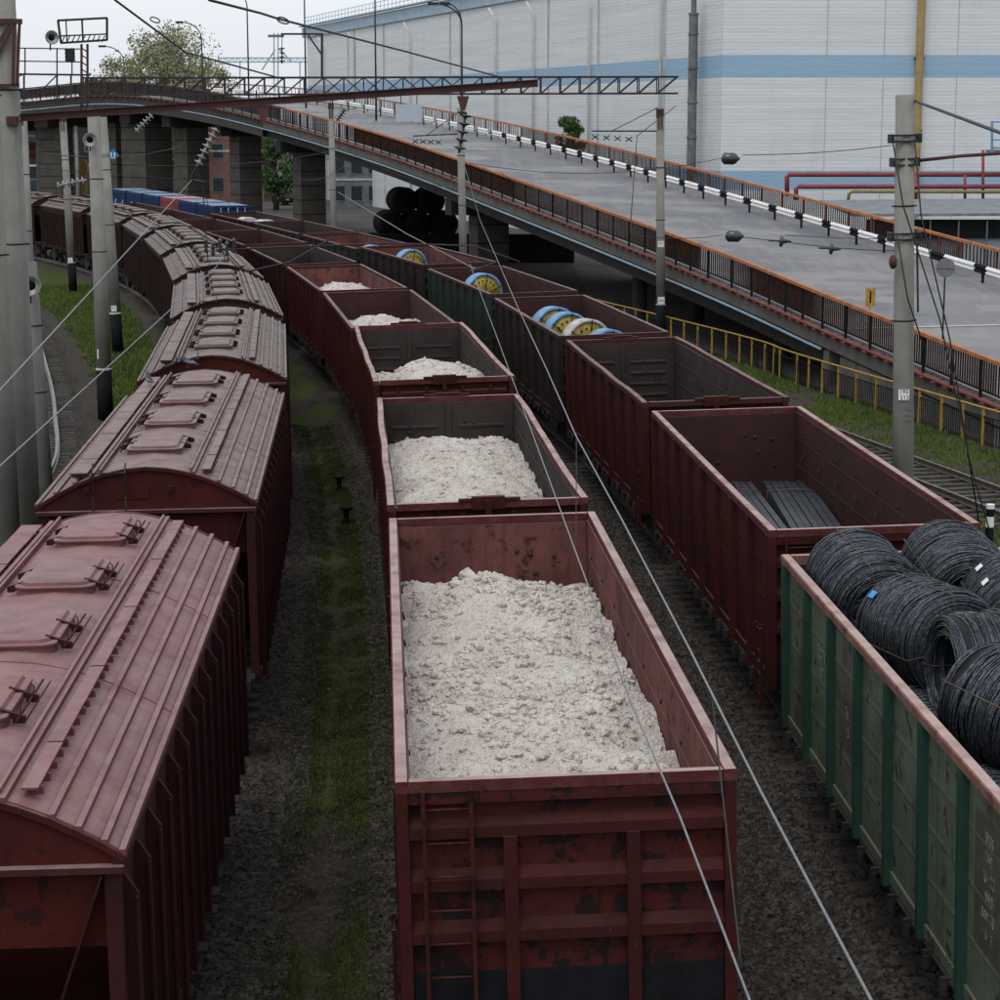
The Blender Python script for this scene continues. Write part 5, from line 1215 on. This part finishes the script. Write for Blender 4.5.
for (u,v,d,l,sz) in ((339,475,54,'farther',1),(346,510,49.5,'nearer',1.1)):
    p = at(u,v,d); root = empty('ground_stub', (p.x,p.y,-.36), (0,0,random.random()), '%s small dark iron stub sticking out of the gravel strip' % l, 'stub', 'iron stubs in the gravel')
    mb = MB(); mb.lathe([(.16*sz,0),(.10*sz,.08),(.06*sz,.2),(.06*sz,.35),(.15*sz,.42),(.15*sz,.45)],(0,0,0),(0,0,1),10); mb.build('stub', M['black'], root)
mb = MB(); mb.box(-.13,.13,-.06,.06,0,.07); o = mb.build('loose_brick', M['conc']); p = at(295,966,20.6); o.location = (p.x,p.y,-.33); o.rotation_euler=(0,.05,.25); tag(o,'loose grey brick on the path between the near wagons','brick')
# ------------------------------------------------------------------ warehouse
wh = empty('warehouse', (15.6,150,-.4), (0,0,0), 'huge pale sided warehouse with blue bands behind the overpass', 'warehouse')
TOP = 20.9; ax, ay = -.32, 1.0
def wl(t, z, off=0): return (ax*t-off*.952, ay*t-off*.305, z+.4)
mb = MB(); mb.box(0,85,0,60,0,24.4)
vs = [wl(0,-.4),wl(127,-.4),wl(127,TOP),wl(0,TOP),(60,127,0),(60,0.5,0),(60,127,TOP+.4),(60,.5,TOP+.4)]
mb2 = MB(); mb2.add([(-.01,0.01,0),(-.32*127,127,0),(-.32*127,127,TOP+.4),(-.01,.01,TOP+.4),(85,127,0),(85,127,TOP+.4)],[(1,0,3,2),(4,1,2,5),(3,5,2)])
o1 = mb.build('front_wall', M['siding'], wh); o2 = mb2.build('side_wall', M['siding'], wh)
o1.location = (0,0,0)
mb = MB(); a = wl(2,TOP-.2,.12); b = wl(128.5,TOP-.2,.12); mb.beam(a,b,.3,1.25); mb.build('eaves_fascia', M['fascia'], wh)
mb = MB(); a = wl(2,TOP+.6,.35); b = wl(128.5,TOP+.6,.35); mb.beam(a,b,.7,.15); mb.build('eaves_cap', M['fascia'], wh)
mb = MB()
for t in np.arange(40,127,1.6): p = wl(t,TOP+.67,.3); mb.box(p[0]-.03,p[0]+.03,p[1]-.03,p[1]+.03,p[2],p[2]+1.0)
for z in (1.15,1.65): mb.beam(wl(40,TOP+z-.0,.3),wl(127,TOP+z,.3),.06,.06)
mb.build('roof_railing', M['fascia'], wh)
def tu(u):      # distance along the side wall for a photo column
    k = (u-500)/F; return (15.6-150*k)/(.32+k)
M['joint'] = simple('joint_strip_grey', (.42,.45,.48), .6, 0, .15, 1)
for u in (352,358,387,452,462,548,597,662): p = wl(tu(u),0,.06); mb = MB(); mb.box(p[0]-.11,p[0]+.11,p[1]-.05,p[1]+.05,0,TOP+.2); mb.build('joint_cover', M['joint'], wh)
for u in (329,358.5,414,498,535,590,660):
    t = tu(u); p = wl(t,0,.25); mb = MB(); mb.tube([p,(p[0],p[1],TOP-1.9),wl(t,TOP-1.2,.9)],.11,8); mb.build('drainpipe', M['white'], wh)
for u in (820,876,948): x = (u-500)/F*149.9-15.6; mb = MB(); mb.box(x-.03,x+.03,-.02,-.002,0,24.3); mb.build('panel_joint', M['joint'], wh)
M['gaspipe'] = simple('ochre_pipe', (.34,.25,.10), .6, 0, .15, 2)
x = (911-500)/F*149.6-15.6; mb = MB(); mb.cyl((x,-.35,3),(x,-.35,24),.28,10); mb.build('gas_pipe', M['yellow_pipe'] if 'yellow_pipe' in M else M['gaspipe'], wh)
for z in (9,14,19): mb = MB(); mb.box(x-.35,x+.35,-.4,-.01,z,z+.12); mb.build('pipe_clip', M['truss_red'], wh)
t = tu(699); p = wl(t,0,.8); mb = MB(); mb.cyl((p[0],p[1],4.5),(p[0],p[1],17.2),.33,14); mb.cyl((p[0],p[1],17.2),(p[0],p[1],18.4),.2,12)
for z in (6,8.5,11,13.4,15.8,17.2): mb.cyl((p[0],p[1],z),(p[0],p[1],z+.12),.4,14)
mb.build('vent_stack', M['stack'] if 'stack' in M else M['greywall'], wh)
# red pipes, yellow pipe, shed, blue platform
def bent_pipe(name, pts, r, mat, label):
    o = MB().tube([Vector(p)-Vector(pts[0]) for p in pts], r, 10).build(name, M[mat]); o.location = pts[0]; return tag(o, label, 'pipe', 'pipes along the warehouse foot')
D1 = 140
bent_pipe('pipe', [at(787,196,D1),at(787,177,D1),at(789,174.5,D1),at(830,174.5,D1),at(1030,174.5,D1)], .16, 'redpipe', 'upper thick red pipe in front of the warehouse')
bent_pipe('pipe', [at(796,200,D1-1),at(796,189,D1-1),at(799,186.5,D1-1),at(900,186.5,D1-1),at(1030,186.5,D1-1)], .15, 'redpipe', 'lower thick red pipe in front of the warehouse')
bent_pipe('pipe', [at(848,202,D1-2),at(849,194,D1-2),at(852,191.5,D1-2),at(1030,192,D1-2)], .11, 'ochre', 'thin yellow gas pipe below the red pipes')
for i,u in enumerate((916,965,983)): bent_pipe('pipe_support', [at(u,205,D1-.5),at(u,150 if i==2 else 175,D1-.5)], .1, 'redpipe', ['left','middle','right tall'][i]+' red upright holding the pipes')
M['shedwall'] = simple('shed_wall', (.26,.29,.31), .7, 0, .2, 2); M['shedroof'] = simple('shed_roof', (.20,.215,.235), .7, 0, .3, 1.2)
root = empty('shed', at(850,215,122), (0,0,0), 'low shed with a wide grey corrugated roof below the pipes', 'shed'); root.location.z = -.4
rx = root.location.x
mb = MB(); p0,p1,p2,p3 = at(853,214,118),at(1060,213,118),at(1060,198,134),at(820,200,134)
mb.add([tuple(Vector(p)-root.location) for p in (p0,p1,p2,p3)]+[tuple(Vector(p)-root.location-Vector((0,0,.15))) for p in (p0,p1,p2,p3)],[(0,1,2,3),(7,6,5,4),(0,4,5,1),(1,5,6,2),(2,6,7,3),(3,7,4,0)]); mb.build('roof', M['shedroof'], root)
mb = MB(); mb.box(.3,16,-3.3,6,0,3.2); mb.build('wall', M['shedwall'], root)
mb = MB(); mb.box(.35,16,-3.5,-3.31,3.21,4.25); mb.build('opening', M['black'], root)  # black box painted as the unlit inside of the open front
for i in range(8): mb = MB(); mb.box(.7+i*1.6,.78+i*1.6,-3.6,-3.51,.0,4.2); mb.build('post', M['greywall'], root)
root = empty('access_platform', at(996,150,139), (0,0,0), 'blue railed ladder platform at the far right edge', 'platform'); mb = MB(); q = lambda u,v: at(u,v,139)-root.location
for v in (122,131,140,148): mb.beam(q(992,v),q(1030,v),.1,.1)
mb.beam(q(992,121),q(992,153),.14,.14); mb.beam(q(1012,121),q(1012,153),.1,.1); mb.build('frame', M['bluewrap'], root)
mb = MB(); mb.box(-.4,3,0,1.2,-.15,.0); mb.build('deck', M['greywall'], root)

# ------------------------------------------------------------------ under and beyond the bridge
def block_building(name, u0, u1, vt, d, depth, wall, label, floors, cols, wins=True, vb=None):
    a,b = at(u0,vt,d),at(u1,vt,d); root = empty(name, (a.x,d,-.4), (0,0,0), label, 'building'); Wd = b.x-a.x; Hh = a.z+.4
    mb = MB(); mb.box(0,Wd,0,depth,0,Hh); mb.build('wall', wall, root); mb = MB(); mb.box(-.3,Wd+.3,-.3,depth+.3,Hh,Hh+.35); mb.build('roof', M['roofgrey'], root)
    mb = MB(); mb.box(0,Wd,-.08,-.001,Hh*.5-.12,Hh*.5+.12); mb.build('cornice', M['dirtywhite'], root)
    for i in range(cols):
        for j in range(floors):
            x = Wd*(i+.5)/cols; z = Hh*(j+.5)/floors; f = MB(); f.box(x-.75,x+.75,-.06,-.002,z-.95,z+.95); fo = f.build('window', M['greywall'], root); f = MB(); f.box(x-.62,x+.62,-.075,-.061,z-.82,z+.82); f.build('pane', M['glass'], fo)
block_building('brick_building', 110, 262, 100, 262, 14, M['pink'], 'pink rendered building seen between the bridge piers', 3, 5)
block_building('storehouse', 330, 470, 152, 245, 12, M['greywall'], 'pale grey storehouse seen under the rising part of the overpass', 2, 8)
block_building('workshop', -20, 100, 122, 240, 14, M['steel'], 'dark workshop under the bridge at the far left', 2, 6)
block_building('office_block', 500, 600, 170, 200, 8, M['greywall'], 'dim grey block in the shade beneath the overpass ramp', 2, 5)
# orange/yellow machinery at far left
root = empty('gantry_crane', at(60,186,215), (0,0,0), 'yellow beam crane with orange legs in front of the dark workshop', 'crane'); root.location.z = -.4; q = lambda u,v: Vector((at(u,v,215).x-root.location.x,0,at(u,v,215).z+.4))
mb = MB(); mb.beam(q(52,166),q(88,168),.6,.9); mb.build('beam', M['yellow'], root)
for u in (43,55,84): mb = MB(); mb.beam(q(u,195),q(u,160),.5,.5); mb.build('leg', M['orange'] if u < 80 else M['yellow'], root)
mb = MB(); mb.beam(q(30,150),q(54,150),.6,1.6); mb.beam(q(36,157),q(56,158),.5,.5); mb.build('cabin_roof', M['redpipe'], root)
# containers on the right train beyond the gondolas
conl = [('blue_c','nearest blue container, pale roof, hatch handles on its end'),('blue_c','blue container right behind the nearest blue one'),('red_c','red container between the blue ones'),('blue_c','blue container just beyond the red one'),('blue_c','blue container second beyond the red one'),('blue_c','farthest blue container beside the twin poles')]
Sc = (len(Cspec)-2)*13.92+6.4+6.6
flat = 0
for i,(m,l) in enumerate(conl):
    S = Sc+3.3+i*6.75; xa,ya,_ = TC.at(S-3); xb,yb,_ = TC.at(S+3); h = math.atan2(-(xb-xa),yb-ya)
    root = empty('freight_container', ((xa+xb)/2,(ya+yb)/2,1.32), (0,0,h), l, 'container', 'containers on flat wagons')
    mb = MB(); mb.box(-1.2,1.2,-3.0,3.0,0,2.55)
    for y in np.arange(-2.85,2.9,.28):
        for s in (-1,1): mb.box(min(s*1.2,s*1.225),max(s*1.2,s*1.225),y-.07,y+.07,.15,2.4)
    mb.build('body', M[m], root)
    mb = MB(); mb.box(-1.22,1.22,-3.06,-3.001,0,.15); mb.box(-1.22,1.22,-3.06,-3.001,2.42,2.58)
    for x in (-1.16,1.16): mb.box(x-.07,x+.07,-3.06,-3.001,.151,2.419)
    mb.build('corner_frame', M[m], root)
    mb = MB(); [mb.cyl((x,-3.09,.1),(x,-3.09,2.45),.03,6) for x in (-.8,-.3,.3,.8)]; mb.build('door_bars', M['dirtywhite'], root)
    for y in (-1.8,1.2):      # white bird-like sweep mark on each side
        mb = MB(); mb.add([(-1.23,y+.35,1.3),(-1.23,y-.1,1.75),(-1.23,y-.45,1.8),(-1.23,y-.1,1.55),(-1.23,y+.1,1.25)],[(0,1,2,3,4)]); mb.build('emblem', M['white'], root)
    if i % 2 == 0:
        S2 = S+3.4; xa,ya,_ = TC.at(S2-3); xb,yb,_ = TC.at(S2+3); fw = empty('flat_wagon', ((xa+xb)/2,(ya+yb)/2,0), (0,0,math.atan2(-(xb-xa),yb-ya)), 'low flat wagon under the %s pair of containers' % ['nearest','middle','farthest'][i//2], 'flat wagon', 'flat wagons')
        mb = MB(); mb.box(-1.3,1.3,-6.4,6.4,1.0,1.3); mb.build('deck', M['red_dark'], fw)
        for y in (-4.6,4.6):
            b_ = inst('bogie','bogie',fw,(M['under'],M['under']),(0,y,0))
            for wy in (-.925,.925):
                for wx in (-.79,.79): inst('wheel','wheel',b_,(M['wheel'],M['wheel']),(wx,wy,.475),(0,0,0 if wx<0 else PI))
# stacked dark rolls right of the right train
Dr = 150
mb_r = MB()
rl = ['bottom left','bottom middle left','bottom middle right','bottom right','upper left','upper middle','upper right','top left','top right']
pos = [(x,0) for x in (0,1,2,3)]+[(.5,1),(1.5,1),(2.5,1),(1.0,2),(2.0,2)]
def roll_mesh():
    mb = MB(); R0 = .95
    vs=[]; prof = [(.35,-1.3),(R0*.8,-1.36),(R0*.97,-1.28),(R0,-1.1),(R0*.96,-.6),(R0,-.1),(R0*.95,.4),(R0,.9),(R0*.97,1.28),(R0*.8,1.34),(.35,1.3)]
    mb.lathe(prof,(0,0,0),(0,1,0),24); mb.lathe([(.36,-1.38),(.36,-1.30)],(0,0,0),(0,1,0),14,0); return mb.mesh('dark_roll',[M['tarp']])
rm_ = roll_mesh(); base_p = at(376,250,Dr)
for (x,zz),l in zip(pos,rl):
    o = bpy.data.objects.new('wire_roll', rm_); COL.objects.link(o); o.location = (base_p.x+x*1.88,Dr,.55+zz*1.62); o.rotation_euler=(0,random.random()*6,.25); tag(o,'big black roll in the dark stack under the overpass, %s' % l,'roll','stack of black rolls')
# black heap wagon (low dark wall) behind the right train
o = MB().box(-4,11,-.3,.3,-.4,1.6).build('dark_wall', M['tarp']); o.location = (base_p.x+3,Dr-4,0); tag(o,'low black wall in front of the black rolls','wall')
# car under the bridge
def car(p, rz, label, mat):
    root = empty('parked_car', p, (0,0,rz), label, 'car')
    mb = MB(); mb.prism([(-2.1,.3),(-2.15,.75),(-1.9,.95),(-1.2,1.0),(1.1,1.0),(1.9,.88),(2.15,.7),(2.1,.3)],'x',-.85,.85); mb.build('body', mat, root)
    mb = MB(); mb.prism([(-1.35,1.001),(-1.0,1.5),(.4,1.52),(1.05,1.001)],'x',-.75,.75); mb.build('cabin', M['glass'], root)
    mb = MB(); mb.prism([(-1.0,1.501),(-.95,1.53),(.35,1.55),(.4,1.521)],'x',-.74,.74); mb.build('roof', mat, root)
    for x in (-.8,.8):
        for y in (-1.35,1.35): mb = MB(); mb.lathe([(.1,-.1),(.32,-.1),(.32,.1),(.1,.1)],(x,y,.32),(1,0,0),16); mb.build('wheel', M['black'], root)
    for x in (-.6,.6): mb = MB(); mb.box(x-.15,x+.15,-2.19,-2.13,.62,.76); mb.build('headlight', M['dirtywhite'], root)
p = at(285,192,250); car((p.x,250,-.36), .5, 'dark red car parked beyond the tracks between two piers', M['red_dark'])
p = at(276,181,285); car((p.x,285,-.36), 1.2, 'pale green car farther off between the piers', M['green_out'])
# ------------------------------------------------------------------ trees
def tree(name, p, hgt, rad, mat, label, nleaf=7000, ls=.22, clumps=34, seed=1, trunk=.35, flat=1.0, grp='trees beyond the overpass'):
    r_ = random.Random(seed); root = empty(name, p, (0,0,0), label, 'tree' if name != 'bush' else 'bush', grp)
    mb = MB(); mb.tube([(0,0,0),(.1,0,hgt*.3),(-.1,.1,hgt*.6),(0,0,hgt*.85)],[trunk,trunk*.75,trunk*.4,trunk*.1],8)
    cl = []
    for i in range(clumps):
        a = r_.random()*6.28; rr = rad*math.sqrt(r_.random())*.88; zt = r_.uniform(.28,.95); k = math.sqrt(max(0,1-((zt-.58)/.44)**2)); rr *= k
        c = Vector((rr*math.cos(a),rr*math.sin(a)*flat,hgt*zt)); cl.append((c,rad*r_.uniform(.16,.34)))
        if i % 2 == 0: mb.tube([(0,0,hgt*zt*.55),tuple(c*.6+Vector((0,0,hgt*zt*.25))),tuple(c)],[trunk*.25,trunk*.14,.02],5)
    mb.build('trunk', M['bark'], root)
    n = nleaf; P = np.zeros((n,3))
    for i in range(n):
        c,s = cl[r_.randrange(clumps)]; v = Vector((r_.gauss(0,1),r_.gauss(0,1),r_.gauss(0,.8))); v.normalize(); v *= s*(r_.random()**.4)*1.25; P[i] = c+v
    a = rng.normal(0,1,(n,3)); a /= np.linalg.norm(a,axis=1)[:,None]; b = np.cross(a, rng.normal(0,1,(n,3))); b /= np.linalg.norm(b,axis=1)[:,None]
    s = ls*rng.uniform(.5,1.3,(n,1)); V = np.stack([P-a*s,P+b*s*.6,P+a*s,P-b*s*.6],1)
    me = bpy.data.meshes.new('crown'); me.from_pydata(V.reshape(-1,3).tolist(),[],np.arange(n*4).reshape(-1,4).tolist()); me.materials.append(mat)
    o = bpy.data.objects.new('crown',me); COL.objects.link(o); o.parent = root
def gp(u,d): p = at(u,200,d); return (p.x,d,-.4)
tree('spring_tree', gp(170,262), 21.5, 6.6, M['leaf_pale'], 'large pale olive tree behind the overpass, left of the lamps', 20000, .18, 130, 3)
tree('spring_tree', gp(122,272), 18.0, 4.4, M['leaf_pale'], 'narrower pale tree left of the large olive one', 10000, .18, 70, 5)
tree('spring_tree', gp(208,280), 18.0, 4.6, M['leaf_pale'], 'pale tree at the right flank of the large olive one', 10000, .18, 70, 9)
tree('poplar', gp(100,268), 17.5, 2.4, M['leaf_green'], 'slim greenish tree at the left of the pale trees', 2500, .24, 22, 12)
tree('leafy_tree', gp(276,235), 8.2, 3.6, M['leaf_green'], 'dark green tree seen between the piers', 4000, .2, 24, 15)
p = at(570,140,155); tree('bush', (p.x,155,5.2), 4.4, 1.2, M['leaf_green'], 'green pointed bush top behind the far railing', 5000, .10, 30, 21, .12)
# far lattice portal against the sky
root = empty('lattice_portal', (at(275,80,420).x,420,-.4), (0,0,0), 'faint distant lattice portal right of the pale trees', 'gantry'); q = lambda u,v: Vector((at(u,v,420).x-root.location.x,0,at(u,v,420).z+.4))
mb = MB()
for v in (58,62): mb.beam(q(218,v),q(345,v),.25,.25)
for u in range(220,344,6): mb.beam(q(u,58),q(u+3,62),.15,.15); mb.beam(q(u+3,62),q(u+6,58),.15,.15)
mb.build('beam', M['fascia'], root)  # pale blue trim colour stands in for distance haze on the portal
for u in (240,274,278,300,330): mb = MB(); mb.beam(q(u,100),q(u,33 if u in (274,278) else 62),.25,.25); mb.build('leg', M['fascia'], root)
mb = MB(); mb.beam(q(268,36),q(284,36),.3,.5); mb.beam(q(262,70),q(275,50),.2,.2); mb.beam(q(292,62),q(278,48),.2,.2); mb.build('crosshead', M['greywall'], root)
# stencils
stencil(CW[0], (yy[1]+yy[2])/2+.0, 2.45, ['·3576','1742','тр · 22','··84 0','вес 70','· 6 · 1'], .16)
stencil(CW[0], (yy[6]+yy[7])/2, 2.5, ['ЕСПУ','КР'], .22, False)
stencil(CW[0], (yy[5]+yy[6])/2, 2.2, ['7к','·· 3'], .2)
for o in bpy.data.objects:
    if o.type == 'MESH' and o.parent is None and 'kind' not in o and 'label' not in o: print('UNTAGGED', o.name)
